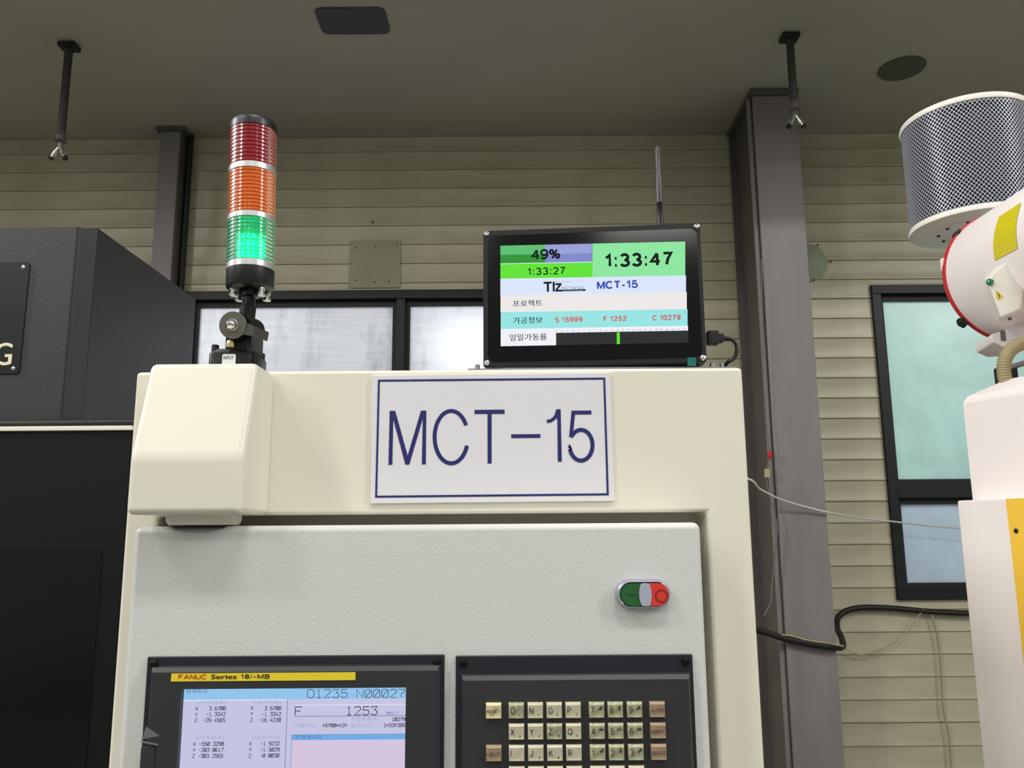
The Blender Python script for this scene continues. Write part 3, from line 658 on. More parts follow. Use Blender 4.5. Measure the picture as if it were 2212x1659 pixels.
for x in (bx0+.006, bx1-.006):
    for y in (.934, .982):
        MB().lathe((x, y, bz-.004), (0, 0, 1), [(0, .0042), (.0085, .0042), (.0092, .0036)], 12).build('cap_screw', 'rubber', tw)
q = at(498, 750, .926); MB().lathe((q.x, .9255, bz+.0005), (0, 0, 1), [(0, .0050), (.0045, .0050), (.0048, .0043), (.0075, .0036), (.009, .0012)], 6).build('brass_screw', 'brass', tw)
Pi = YP(.9275); bi = pxbox(Pi, 480, 765, 509, 790); bi = (bi[0], bi[1], bi[2], bi[3])
lb = MB().prism(Pi, rrect(bi[0], bi[1], max(bi[2], ztop+.0008), bi[3], .0018, 3), 0, .0005).build('input_label', 'sign', tw)
mb = MB(); put_text(mb, Pi, 'INPUT', pxbox(Pi, 483.5, 769.5, 505.5, 776.5), .0009, -.004); mb.build('lettering', 'ink', lb)

# =================================================================== MONITOR
Lq = at(1043, 640, .935); Rq = at(1521, 640, .915)
MP = Plane(Lq, (Rq.x-Lq.x, Rq.y-Lq.y, 0)); MP.o.z = 0
mt = MP.hit(1280, 489)[1]; mbt = MP.hit(1286, 787)[1]; ml = 0; mr = MP.hit(1521, 640)[0]
mon = root('monitor', MP.w(mr/2, mbt, -.02), 'small black monitor showing green and white status rows on the cabinet top', 'monitor')
mb = MB(); mb.prism(MP, rrect(ml, mr, mbt, mt, .003, 3), -.038, -.004); mb.build('case', 'black', mon, bevel=.001, seg=1)
mb = MB(); mb.prism(MP, rrect(ml+.0005, mr-.0005, mbt+.0005, mt-.0005, .004, 4), -.0035, -.0012); mb.build('front_plate', 'black', mon)
mb = MB(); mb.prism(MP, rrect(ml+.006, mr-.005, mbt+.006, mt-.007, .008, 6), -.0012, 0); mb.build('glass_front', 'glassblack', mon)
for x, z in ((ml+.0045, mbt+.0045), (mr-.0045, mbt+.0045), (ml+.0045, mt-.0045), (mr-.0045, mt-.0045)):
    MB().lathe(MP.w(x, z, -.001), MP.n, [(0, .0034), (.0016, .0032), (.0024, .0018), (.0018, .0010)], 14).build('corner_screw', 'chrome', mon)
c2 = lambda x, y: (1000+x/2.9625, 280+y/2.9625)
def m2(x, y): return MP.hit(*c2(x, y))
sm = {k: emis('screen_'+k, v, 1.0) for k, v in dict(a=(92, 190, 112), b=(44, 148, 50), c=(150, 160, 216), d=(128, 138, 204), e=(96, 226, 52), f=(140, 230, 158),
    g=(218, 228, 250), h=(236, 232, 232), i=(150, 228, 226), j=(240, 240, 248), k=(40, 42, 42), l=(92, 232, 40), w=(240, 240, 250)).items()}
keys_ = list(sm); scr = MB()
def quad(k, x0, x1, l0, r0_, l1, r1_):
    # row edges given at the screen's left and right side, as heights there
    f = lambda x, l, r_: l+(r_-l)*(x-240)/(1430-240)
    scr.mi = keys_.index(k)
    scr.flat(MP, [m2(x0, f(x0, l1, r1_)), m2(x1, f(x1, l1, r1_)), m2(x1, f(x1, l0, r0_)), m2(x0, f(x0, l0, r0_))], .0006)
T = (744, 717); B_ = (861, 832)
def mix(a, b, t): return tuple(p+(q-p)*t for p, q in zip(a, b))
r1e = (858, 834); g1a = (862, 838); r2e = (955, 934); r3e = (1062, 1040); r4e = (1170, 1149); r5e = (1277, 1256); r6e = (1387, 1365)
hm = mix(T, r1e, .52)
quad('a', 240, 525, *T, *hm); quad('b', 240, 525, *hm, *r1e); quad('c', 525, 826, *T, *hm); quad('d', 525, 826, *hm, *r1e)
quad('w', 240, 827, *r1e, *g1a); quad('e', 240, 828, *g1a, *r2e); quad('f', 828, 1422, *T, *r2e)
quad('g', 240, 1427, *r2e, *r3e); quad('h', 241, 1432, *r3e, *r4e); quad('i', 242, 1437, *r4e, *r5e)
rt5 = mix(r5e, r6e, .28); quad('j', 242, 596, *r5e, *r6e); quad('j', 596, 1440, *r5e, *rt5); quad('k', 596, 1442, *rt5, *r6e)
scro = scr.build('screen', [sm[k] for k in keys_], mon, flatn=False)
mb = MB(); mb.flat(MP, [m2(985, 1374), m2(1004, 1373.5), m2(1003, 1299), m2(984, 1300)], .0009); mb.build('green_bar', sm['l'], scro)
def mg(s, x0, y0, x1, y1, m, wt=.16, gap=.26):
    mb = MB(); put_grot(mb, MP, s, pxbox(MP, *c2(x0, y0), *c2(x1, y1)), .001, wt, gap); return mb.build('lettering', m, scro)
def mtext(s, x0, y0, x1, y1, m, bold=0.0):
    mb = MB(); put_text(mb, MP, s, pxbox(MP, *c2(x0, y0), *c2(x1, y1)), .001, bold); return mb.build('lettering', m, scro)
tk = mat('screen_text_dark', (26, 34, 38), .6, spec=.05); tb = emis('screen_text_blue', (48, 74, 180)); trd = emis('screen_text_red', (214, 62, 66)); tg = emis('screen_text_grey', (150, 156, 168))
mg('49%', 437, 765, 625, 833, tk, .19, .22); mg('1:33:27', 412, 883, 655, 931, tk, .16, .3); mg('1:33:47', 905, 789, 1342, 879, tk, .20, .3)
mb = MB(); 
for L in ([(516, 976), (568, 974), (568, 987), (550, 987.5), (551, 1039), (537, 1039), (536, 988), (516, 988.5)], [(574, 975), (588, 974.6), (588, 1038), (575, 1038)],
          [(592, 985), (631, 984), (631, 994), (606, 1026), (632, 1026), (785, 1022), (785, 1033), (592, 1038.5), (591, 1027), (613, 997), (592, 997.5)]):
    mb.flat(MP, [m2(*p) for p in L], .001)
mb.build('logo', tk, scro)
mtext('www.tizcnc.kr', 592, 969, 690, 979, tg); mtext('CNC Total Care', 627, 1004, 772, 1023, emis('screen_text_slate', (84, 92, 112)))
mb = MB(); put_text(mb, MP, 'Advanced CNC Solutions', pxbox(MP, *c2(640, 1026), *c2(765, 1034)), .0013); mb.build('lettering', tg, scro)
mg('MCT-15', 857, 968, 1120, 1020, tb, .21, .24)
mtext('프로젝트', 320, 1093, 508, 1133, tk, .006); mtext('가공정보', 322, 1200, 510, 1242, tk, .006); mtext('일일가동률', 298, 1308, 537, 1351, tk, .006)
mg('S 15999', 590, 1200, 765, 1233, trd, .18, .3); mg('F 1252', 899, 1194, 1047, 1227, trd, .18, .3); mg('C 10279', 1212, 1187, 1392, 1221, trd, .18, .3)
mb = MB()
for i in range(24):
    x = 597+35.45*i; wd = 1.6 if i == 1 else 4 if i < 10 else 8; y = 1291-i*.6
    put_text(mb, MP, str(i), pxbox(MP, *c2(x-wd, y-4.5), *c2(x+wd, y+4.5)), .001)
mb.build('scale_numbers', emis('screen_text_scale', (96, 98, 110)), scro)
# teal tape
tb0 = pxbox(MP, 1485, 772, 1503, 790.5); MB().rects(MP, [(*tb0, 0.0002), (*tb0, .0006)]).build('tape_tab', 'teal', mon)
# mounting bracket
br_ = root('monitor_bracket', (Lq.x+.12, .93, zt), 'flat silver bracket with end bolts holding the small monitor on the cabinet', 'bracket')
yA, yB = .915, .965
x0_, x1_ = at(1012, 793, .925).x, at(1583, 790, .925).x
MB().box(x0_, x1_, .912, .962, zt+.0002, zt+.0032).build('base_strip', 'chrome', br_, bevel=.0006, seg=1)
for xx in (at(1031, 793, .925).x, at(1541, 790, .925).x, at(1562, 790, .925).x):
    MB().lathe((xx, .930, zt+.0032), (0, 0, 1), [(0, .0045), (.002, .0045), (.0022, .0026), (.0075, .0026), (.008, .002)], 8).build('bolt', 'chrome', br_)
zr0 = zt+.0032
if mbt-zr0 > .001: MB().box(Lq.x+.004, Rq.x-.004, .938, .958, zr0, mbt).build('riser', 'grey', br_)
# antenna
a0 = at(1427, 492, .945); a1 = at(1420, 317, .945); ad = (a1-a0)
an = root('antenna', a0, 'slim upright black aerial rod behind the small monitor', 'antenna')
L_ = ad.length; MB().lathe(a0-ad.normalized()*.02, ad, [(0, .0042), (.02+.012, .0042), (.02+.0125, .0035), (.02+.030, .0035), (.02+.031, .0042)], 14).build('hinge_base', 'black', an)
MB().lathe(a0+ad.normalized()*.0312, ad, [(0, .0042), (L_*.35, .0039), (L_*.36, .0034), (L_*.62, .0030), (L_-.0312-.003, .0030), (L_-.0312, .0018)], 14).build('rod', 'aerial', an)
wbx = pxbox(YP(.94), 1363, 483, 1395, 494); MB().box(wbx[0], wbx[1], .935, .95, MP.hit(1380, 488)[1]+.0002 if False else mt+.0002, mt+.0028).build('top_button', 'sign', mon, bevel=.001, seg=2)
# usb plug and cable
usb = root('usb_cable', at(1552, 730, .93), 'black cable with moulded plug in the right side of the small monitor', 'cable')
pu = YP(.94); b = pxbox(pu, 1527, 716, 1551, 745); MB().box(b[0], b[1], .933, .947, b[2], b[3]).build('plug', 'rubber', usb, bevel=.0015)
b2 = pxbox(pu, 1550, 722, 1562, 740); MB().box(b2[0], b2[1], .935, .945, b2[2], b2[3]).build('strain_relief', 'rubber', usb, bevel=.001)
pts = [at(x, y, .94) for x, y in ((1560, 731), (1572, 731), (1584, 736), (1591, 748), (1590, 766), (1582, 777), (1571, 784))]; pts.append(Vector((pts[-1].x-.004, .97, zt+.003)))
MB().tube(pts, .0022, 8, 4).build('cable', 'rubber', usb)
MB().tube([at(1560, 731, .94), at(1567, 731, .94), at(1576, 732.5, .94)], lambda i, n: .0040-.0003*i if i % 2 else .0031, 8, 3).build('ribbed_sleeve', 'rubber', usb)

# =================================================================== PUSH BUTTON
pbn = root('push_button', PP.w(*PP.hit(1391, 1310), 0), 'double push button, green and red halves in a silver oval ring on the white panel', 'push button')
def stad(x0, x1, z0, z1, k=14):
    r_ = (z1-z0)/2; zc = (z0+z1)/2; return [(x1-r_+r_*math.cos(R(-90+180*i/k)), zc+r_*math.sin(R(-90+180*i/k))) for i in range(k+1)]+[(x0+r_+r_*math.cos(R(90+180*i/k)), zc+r_*math.sin(R(90+180*i/k))) for i in range(k+1)]
PB = YP(DP-.010); o_ = pxbox(PB, 1331, 1251, 1449.5, 1316); i_ = pxbox(PB, 1340, 1258.5, 1447, 1311)
oo = lambda e: stad(o_[0]-e, o_[1]+e, o_[2]-e, o_[3]+e)
ii = lambda e: stad(i_[0]-e, i_[1]+e, i_[2]-e, i_[3]+e)
mb = MB(); PPp = PP
mb.loft([[PP.w(u, v, n) for u, v in L] for L, n in ((oo(0), 0), (oo(0), .005), (oo(-.001), .0085), (oo(-.0025), .0098), (ii(.0003), .0095), (ii(.0001), .004))], True, True); mb.build('silver_ring', 'satin', pbn)
MB().prism(PP, ii(-.0001), .0042, .0050).build('gap_ring', 'rubber', pbn)
u_g = PB.hit(1388, 1285)[0]; zc = (i_[2]+i_[3])/2; hh = (i_[3]-i_[2])/2-.0007; xg = PB.hit(1387.5, 1259)[0]; xgm = PB.hit(1380.5, 1285)[0]; xrm = PB.hit(1408, 1285)[0]; xr2 = PB.hit(1400.5, 1259)[0]
arcL = [(xg+(xgm-xg)*math.cos(R(90*t)), zc+hh*math.sin(R(90*t))) for t in [-1+2*i/10 for i in range(11)]]
arcR = [(xr2+(xrm-xr2)*math.cos(R(90*t)), zc+hh*math.sin(R(90*t))) for t in [-1+2*i/10 for i in range(11)]]
xl_, xr__ = i_[0]+.0007, i_[1]-.0007
left = [(xl_+hh-hh*math.sin(R(180*i/14)), zc+hh*math.cos(R(180*i/14))) for i in range(15)]
right = [(xr__-hh+hh*math.sin(R(180*i/14)), zc-hh*math.cos(R(180*i/14))) for i in range(15)]
MB().prism(PP, left+arcL, .004, .0092).build('green_button', 'buttong', pbn, bevel=.0004, seg=1)
q = PB.hit(1365, 1285); MB().rects(PP, [(q[0]-.0045, q[0]+.0045, q[1]-.0005, q[1]+.0005, .0092), (q[0]-.0045, q[0]+.0045, q[1]-.0005, q[1]+.0005, .0095)]).build('start_mark', 'bezel', pbn)
rb = MB().prism(PP, right+arcR[::-1], .004, .0100).build('red_button', 'buttonr', pbn, bevel=.0004, seg=1)
MB().prism(PP, arcL[::-1]+arcR, .004, .0102) if False else None
lensp = [(x, z) for x, z in arcL]+[(x, z) for x, z in arcR[::-1]]
MB().prism(PP, [(x+.0001, z) for x, z in arcL]+[(x-.0001, z) for x, z in arcR[::-1]], .004, .0106).build('indicator_lens', 'lensw', pbn, bevel=.0003, seg=1)
q = PB.hit(1429, 1287); MB().lathe(PP.w(q[0], q[1], .0100), PP.n, [(0, .0066), (.0006, .0063), (.0006, .0052), (0, .0049)], 28, False, False).build('stop_ring', 'buttonr2', rb)

# =================================================================== DISPLAY UNIT
PFr = YP(DP-.012)
def unit(name, label, cat, px0, px1, pyt, rx0, rx1, ryt, hole=None):
    a0_ = PP.hit(px0, pyt+30)[0]+.0; a1_ = PP.hit(px1, pyt+30)[0]; zt_ = PP.hit((px0+px1)/2, pyt)[1]; zb_ = zt_-.222
    rr = root(name, PP.w((a0_+a1_)/2, zb_, 0), label, cat)
    MB().rects(PP, [(a0_, a1_, zb_, zt_, 0), (a0_, a1_, zb_, zt_, .0035)]).build('mounting_plate', 'navypl', rr, bevel=.0008, seg=1)
    b0_ = PFr.hit(rx0, ryt+20)[0]; b1_ = PFr.hit(rx1, ryt+20)[0]; c1_ = PFr.hit((px0+px1)/2, ryt)[1]; c0_ = zb_+.012
    loops = [(b0_-.003, b1_+.003, c0_-.003, c1_+.003, .0035), (b0_-.002, b1_+.002, c0_, c1_+.002, .0085), (b0_, b1_, c0_, c1_-.002, .012)]
    if hole:
        hx0_, hx1_, hz1_, hz0_ = hole
        loops += [(hx0_-.0005, hx1_+.0005, hz0_, hz1_+.0005, .012), (hx0_, hx1_, hz0_, hz1_, .0055)]
    MB().rects(PP, loops, True, True).build('raised_bezel', 'bezel', rr)
    for x in (a0_+.007, a1_-.007):
        MB().lathe(PP.w(x, zt_-.0065, .0035), PP.n, [(0, .0042), (.0012, .0042), (.0028, .0034), (.0034, .0018), (.0028, .0016)], 14).build('screw', 'blackgloss', rr)
    return rr, (a0_, a1_, zb_, zt_), (b0_, b1_, c0_, c1_)
c5 = lambda x, y: (300+x/3.253, 1400+y/3.253)
PSc = YP(DP-.0055)
s0 = PSc.hit(398, 1490)[0]; s1 = PSc.hit(877.5, 1488)[0]; sz1 = PSc.hit(640, 1485.5)[1]; sz0 = sz1-.162
dis, dpl, dbz = unit('display_unit', 'dark control display unit with lavender screen and yellow name strip', 'display', 320, 960.5, 1415.5, 328, 944, 1446, (s0, s1, sz1, sz0))
h5 = lambda x, y: PSc.hit(*c5(x, y))
sm5 = {k: emis('control_'+k, v) for k, v in dict(bg=(196, 196, 226), hd=(146, 196, 236), pk=(212, 196, 222), bl=(110, 172, 232), li=(120, 128, 150), wh=(232, 230, 244)).items()}
ks5 = list(sm5); scr = MB()
def q5(k, u0_, u1_, v0_, v1_, n): scr.mi = ks5.index(k); scr.rects(PP, [(u0_, u1_, v0_, v1_, n-.0001), (u0_, u1_, v0_, v1_, n)], False, True)
nS = .0058
zh = h5(1000, 359)[1]; q5('bg', s0, s1, sz0, zh, nS); q5('hd', s0, s1, zh, sz1, nS)
xd = h5(1040, 500)[0]; q5('li', xd-.0003, xd+.0003, sz0, zh, nS+.0002); q5('wh', s0, xd, zh-.0008, zh, nS+.0002)
xF = h5(1097, 440)[0]; q5('li', xF, s1, *(lambda z: (z-.0003, z+.0003))(h5(1480, 476)[1]), nS+.0002); q5('wh', xF, s1, *(lambda z: (z-.0003, z+.0003))(h5(1480, 398)[1]), nS+.0002)
xB = h5(1076, 640)[0]; zb1 = h5(1470, 607)[1]; zb0 = h5(1470, 643)[1]
q5('bl', xB, s1, zb0, zb1, nS+.0002); q5('pk', xB, s1, sz0, zb0, nS+.0001); q5('li', xB-.0004, xB, sz0, zb1+.0004, nS+.0002); q5('li', xB, s1, zb1, zb1+.0004, nS+.0002)
so = scr.build('screen', [sm5[k] for k in ks5], dis)
te = emis('control_text_dark', (52, 48, 74)); te2 = emis('control_text_black', (22, 16, 40)); tf = emis('control_text_faint', (150, 164, 196)); tm = emis('control_text_slate', (84, 108, 148))
def st(s, x0, y0, x1, y1, m=te, wpx=3.2):
    mb = MB(); put_strokes(mb, PP, s, pxbox(PSc, *c5(x0, y0), *c5(x1, y1)), nS+.0005, wpx/3.253/F*DP); mb.build('lettering', m, so)
def kt(s, x0, y0, x1, y1, m=tf):
    mb = MB(); put_text(mb, PP, s, pxbox(PSc, *c5(x0, y0), *c5(x1, y1)), nS+.0005); mb.build('lettering', m, so)
kt('현재위치', 335, 286, 480, 318, tm); st('O1235', 1186, 290, 1465, 347, te, 4.2); st('N00027', 1533, 290, 1869, 347, te, 4.2)
kt('(상대좌표)', 420, 366, 613, 397); kt('(절대좌표)', 812, 366, 1000, 396); kt('(기계좌표)', 408, 613, 600, 645); kt('(남은거리)', 800, 613, 990, 644)
for (s, xe, y) in (('3.6708', 612, 410), ('-1.3342', 610, 451), ('-29.4565', 607, 493)):
    st(s, xe-len(s)*19.2, y, xe, y+25, te, 4)
for (s, xe, y) in (('3.6708', 1001, 409), ('-1.3342', 1000, 450), ('-16.4220', 998, 491)): st(s, xe-len(s)*19.2, y, xe, y+25, te, 4)
for (s, xe, y) in (('-550.3298', 599, 659), ('-203.0617', 596, 701), ('-303.2565', 593, 743)): st(s, xe-len(s)*19.4, y, xe, y+25, te, 4)
for (s, xe, y) in (('-1.9232', 991, 657), ('-1.5029', 989, 699), ('-0.0030', 987, 741)): st(s, xe-len(s)*19.2, y, xe, y+25, te, 4)
for (s, x, y) in (('X', 400, 413), ('Y', 397, 455), ('Z', 394, 494), ('X', 789, 409), ('Y', 786, 450), ('Z', 783, 492), ('X', 384, 662), ('Y', 381, 704), ('Z', 378, 745), ('X', 777, 659), ('Y', 775, 701), ('Z', 773, 743)):
    st(s, x, y, x+18, y+24, te, 3.6)
st('F', 1100, 412, 1150, 470, te2, 5); st('1253', 1458, 410, 1675, 468, te2, 5); st('MM/', 1740, 445, 1798, 468, tm); kt('분', 1804, 445, 1830, 470)
kt('가공부품수', 1490, 483, 1673, 511); st('10279', 1780, 487, 1872, 510, te2, 4); kt('가동시간', 1098, 527, 1246, 556); st('49780H42M', 1290, 530, 1462, 553, te, 3.8)
kt('절삭시간', 1490, 527, 1636, 556); st('1H33M30S', 1720, 529, 1873, 552, te, 3.8); kt('조작메시지', 1098, 610, 1282, 640, tm)
# yellow strip
A_ = PFr.hit(370, 1464); B2 = PFr.hit(768, 1460); z1_ = PFr.hit(568, 1453.5)[1]; z0_ = PFr.hit(568, 1470.5)[1]
ys = MB().rects(PFr, [(A_[0], B2[0], z0_, z1_, 0), (A_[0], B2[0], z0_, z1_, .0006)]).build('name_strip', mat('yellow_strip', (234, 210, 48), .4), dis)
def yt(s, x0, y0, x1, y1, m, bold, sh=0):
    mb = MB(); put_text(mb, PFr, s, pxbox(PFr, *c5(x0, y0), *c5(x1, y1)), .0009, bold, sh); mb.build('lettering', m, ys)
mb = MB(); put_grot(mb, PFr, 'FANUC', pxbox(PFr, *c5(281, 184), *c5(481, 218)), .0009, .17, .2); mb.build('lettering', 'redk', ys); yt('Series', 510, 184, 690, 216, 'blk', .03); mb = MB(); put_grot(mb, PFr, '18', pxbox(PFr, *c5(717, 182), *c5(778, 214)), .0009, .19, .25); mb.build('lettering', 'blk', ys); yt('i', 782, 182, 800, 214, 'blk', .0, .4); mb = MB(); put_grot(mb, PFr, '-MB', pxbox(PFr, *c5(806, 182), *c5(921, 214)), .0009, .18, .25); mb.build('lettering', 'blk', ys)
# card slot cover at the left: triangular finger recess over a flap
hL = lambda x, y: PFr.hit(300+x/13.94, 1540+y/13.94)
MB().add([PFr.w(*hL(215, 400), .0002), PFr.w(*hL(640, 690), .0002), PFr.w(*hL(105, 790), .0002)], [[0, 1, 2]]).build('finger_recess', 'grey', dis)
fl = [hL(95, 1000), hL(585, 980), (hL(585, 980)[0], dbz[2]+.01), (hL(95, 1000)[0], dbz[2]+.01)]
MB().prism(PFr, [hL(100, 840), hL(590, 935), hL(590, 975), hL(95, 880)], 0, .002).build('flap_lip', 'grey', dis)
cx0, cx1 = hL(60, 1000)[0], hL(500, 1000)[0]
MB().rects(PFr, [(cx0+.001, cx1, dbz[2]+.01, hL(300, 1010)[1], -.002+.0022), (cx0+.001, cx1-.0006, dbz[2]+.01, hL(300, 1010)[1]-.0006, .0016)]).build('card_flap', 'bezel', dis)

# =================================================================== KEYPAD
kp, kpl, kbz = unit('keypad_unit', 'dark keypad unit with rows of soiled ivory keys beside the lavender display', 'keypad', 985, 1495.5, 1414, 1001, 1488, 1464)
c6 = lambda x, y: (960+x/3.814, 1400+y/3.814)
PK = YP(DP-.016)
xs_ = {n_: PK.hit(*c6(x, 515))[0] for n_, x in dict(R=405, A=592, B=749, C=905, D=1061, E=1255, F=1409, G=1568, H=1755).items()}
rows = [PK.hit(*c6(1000, y))[1] for y in (514.5, 689, 866)]; dz = (rows[0]-rows[2])/2; rows.append(rows[2]-dz)
kw = abs(PK.hit(*c6(656, 515))[0]-PK.hit(*c6(528, 515))[0])/2
def arrow_pts(dx, dy, s=.0022):
    L = math.hypot(dx, dy); dx, dy = dx/L, dy/L; nx, ny = -dy, dx
    P_ = [(-1, -.28), (.1, -.28), (.1, -.62), (1.1, 0), (.1, .62), (.1, .28), (-1, .28)]
    return [((a*dx+b*nx)*s, (a*dy+b*ny)*s) for a, b in P_]
def key(col, row, main, sub, m, arrow=None, small=False, ink='ink'):
    u, v = xs_[col], rows[row]
    a, h_ = kw, kw*.98
    mb = MB(); mb.rects(PP, [(u-a, u+a, v-h_, v+h_, .0122), (u-a, u+a, v-h_, v+h_, .0150), (u-a+.0007, u+a-.0007, v-h_+.0012, v+h_-.0022, .0170), (u-a+.0014, u+a-.0014, v-h_+.002, v+h_-.0032, .0167)])
    o = mb.build('key', m, kp, ang=.35)
    if not main: return o
    l = MB(); n = .0172
    if small:
        put_grot(l, PP, main, (u-a*.86, u+a*.86, v-.0018, v+.0012), n, .13, .18)
        if main == 'RESET':
            for s in (-.0012, .0012): ribbon(l, PP, [(u+s-.0022, v-.0042), (u+s+.0028, v+.0034)], .0004, n+.0001)
    else:
        put_grot(l, PP, main, (u-a*.76, u-a*.76+.0052, v-.0026, v+.0032), n, .11, keep=True)
        if sub: put_grot(l, PP, sub, (u+a*.34, u+a*.34+.0030, v-.0046, v-.0020), n, .13, keep=True)
        if arrow == 'w': ribbon(l, PP, [(u+.0012, v+.0008), (u+.0020, v+.0030), (u+.0028, v+.0010), (u+.0036, v+.0030), (u+.0044, v+.0012), (u+.0052, v+.0024)], .0005, n)
        elif arrow: l.flat(PP, [(u+.0038+x, v+.0020+y) for x, y in arrow_pts(*arrow)], n)
    l.build('legend', ink, o)
    return o
key('R', 0, 'RESET', None, 'keyr', small=True); key('R', 2, 'HELP', None, 'keyb', small=True, ink='inkb')
for row, L in enumerate(('O( N) GE PC'.split(), 'XU YV ZW Q?'.split(), 'I, JA K@ R'.split(), [''] * 4)):
    for col, t in zip('ABCD', L): key(col, row, t[:1], t[1:] or None, 'keyd' if t[:1] in ('O', 'Z') and t else 'keyl')
for row, L in enumerate((('7', (-1, -1), '8', (0, 1), '9', (1, 1)), ('4', (-1, 0), '5', 'w', '6', (1, 0)), ('1', (-1, -1), '2', (0, -1), '3', (1, 1)))):
    for j, col in enumerate('EFG'): key(col, row, L[2*j], None, 'keyd', L[2*j+1])
for col in 'EFG': key(col, 3, '', None, 'keyl')
for row, t in enumerate(('ALTER', 'INSERT', 'DELETE')): key('H', row, t, None, 'keyb', small=True, ink='inkb')

# =================================================================== RIGHT: WHITE MACHINE
A = at(2078, 871, 1.45); Bp = at(2212, 852, 1.338); dirv = Vector((Bp.x-A.x, Bp.y-A.y, 0)).normalized(); perp = Vector((-dirv.y, dirv.x, 0))
wm = root('white_machine', (A.x+.3, A.y, 0), 'white machine housing with a yellow side stripe at the right edge', 'machine')
def foot(o, l, w_, ins=0):
    a_ = Vector((o.x, o.y, 0))+dirv*ins+perp*ins; return [a_, a_+dirv*(l-2*ins), a_+dirv*(l-2*ins)+perp*(w_-2*ins), a_+perp*(w_-2*ins)]
zl = at(2068, 1081, 1.42).z; Al = at(2067, 1081, 1.43)
lo = [[p+Vector((0, 0, z)) for p in foot(A, .30, .5, i_)] for z, i_ in ((zl-.02, 0), (A.z, 0), (A.z+.012, .006), (A.z+.034, .045), (A.z+.038, .055))]
MB().loft(lo).build('upper_housing', 'white', wm, bevel=.003, seg=2)
MB().loft([[p+Vector((0, 0, z)) for p in foot(Al, .36, .55, 0)] for z in (0, zl)]).build('lower_housing', 'white', wm, bevel=.003, seg=2)
WPn = Plane((Al.x, Al.y, 0), dirv); u1 = WPn.hit(2174, 1080)[0]; 
MB().rects(WPn, [(u1, .355, .4, zl-.0005, 0.0002), (u1, .355, .4, zl-.0005, .0012)]).build('yellow_stripe', 'yellow', wm)
q = WPn.hit(2196, 1147); MB().lathe(WPn.w(q[0], q[1], .0012), WPn.n, [(0, .0042), (.001, .0036)], 12).build('bolt_hole', 'rubber', wm)

# =================================================================== OIL MIST COLLECTOR (mesh drum + motor drum)
mc = root('mist_collector', (1.06, 1.7, A.z+.04), 'white mist collector with mesh drum above a tilted round housing, upper right', 'mist collector')
DC = 1.8; cxm = .588*DC; zt_m = at(1944, 264, DC).z; zb_m = at(1957, 497, DC).z; Rm = .146
# fit radius so that the left silhouette meets the photographed edge
ang_l = math.atan2(at(1945, 300, DC).x, DC); dist = math.hypot(cxm, DC); Rm = dist*math.sin(math.atan2(cxm, DC)-ang_l)
tz = .012
MB().lathe((cxm, DC, zt_m-tz), (0, 0, 1), [(0, Rm-.004), (0, Rm+.001), (tz*.5, Rm+.003), (tz, Rm+.0015), (tz+.002, Rm-.006)], 72).build('top_rim', 'warm', mc)
MB().lathe((cxm, DC, zb_m), (0, 0, 1), [(-.002, Rm-.008), (0, Rm+.0015), (tz*.5, Rm+.003), (tz, Rm+.001), (tz, Rm-.004)], 72).build('bottom_rim', 'warm', mc)
MB().lathe((cxm, DC, zb_m+tz), (0, 0, 1), [(0, Rm*.90), (zt_m-zb_m-2*tz, Rm*.90)], 48).build('filter_core', 'drumin', mc)
MB().lathe((cxm, DC, zb_m-.004), (0, 0, 1), [(0, Rm*.62), (.003, Rm*.64)], 48).build('base_plate', 'white', mc)
for i in range(10):
    a = R(36*i+14); MB().lathe((cxm+Rm*.56*math.cos(a), DC+Rm*.56*math.sin(a), zb_m-.004), (0, 0, -1), [(0, .004), (.0025, .0035)], 8).build('screw', 'rubber', mc)
mb = MB(); NC = 92; h0, h1 = zb_m+tz, zt_m-tz; HH = h1-h0; NS = 48; cell = 2*math.pi/NC; rows_n = HH/.0108
sw2 = .00084; rad = Rm-.0012
tot = rows_n*cell/1.0*1.0/2*1.0
for sgn in (-1, 1):
    for i in range(NC):
        lp = []
        for k_ in range(NS+1):
            t = k_/NS; a = i*cell+sgn*t*rows_n*cell; z = h0+HH*t
            da = sw2/rad
            c1, s1_ = math.cos(a-da), math.sin(a-da); c2_, s2_ = math.cos(a+da), math.sin(a+da)
            lp.append([(cxm+rad*c1, DC+rad*s1_, z), (cxm+rad*c2_, DC+rad*s2_, z), (cxm+(rad-.0016)*c2_, DC+(rad-.0016)*s2_, z), (cxm+(rad-.0016)*c1, DC+(rad-.0016)*s1_, z)])
        mb.loft(lp)
mb.build('mesh_guard', 'wire', mc)
# round housing lying along the depth
DR = 1.60; q = at(2185, 598, DR); cr = q; Rr_ = 145/F*DR*1.01
Rr_ = q.x-at(2040.5, 598, DR).x
MB().lathe((cr.x, DR, cr.z), (0, -1, 0), [(0, Rr_-.004), (.004, Rr_-.001), (.30, Rr_-.001), (.34, Rr_*.8)], 72).build('motor_housing', 'white', mc)
MB().lathe((cr.x, DR, cr.z), (0, 1, 0), [(-.004, Rr_-.001), (-.004, Rr_+.002), (.004, Rr_+.0025), (.006, Rr_-.002)], 72).build('red_gasket', 'red', mc)
MB().lathe((cr.x, DR+.006, cr.z), (0, 1, 0), [(0, Rr_-.003), (.012, Rr_*.94), (.02, Rr_*.5)], 48).build('end_cover', 'white', mc)
MB().lathe((cxm+.06, DC-.02, cr.z-.02), (0, 0, 1), [(0, .045), (zb_m-.004-cr.z+.02, .045)], 24).build('inlet_neck', 'white', mc)
MB().box(cxm+.03, cxm+.16, DR+.015, DC, cr.z-.07, cr.z+.04).build('neck_box', 'white', mc, bevel=.004)
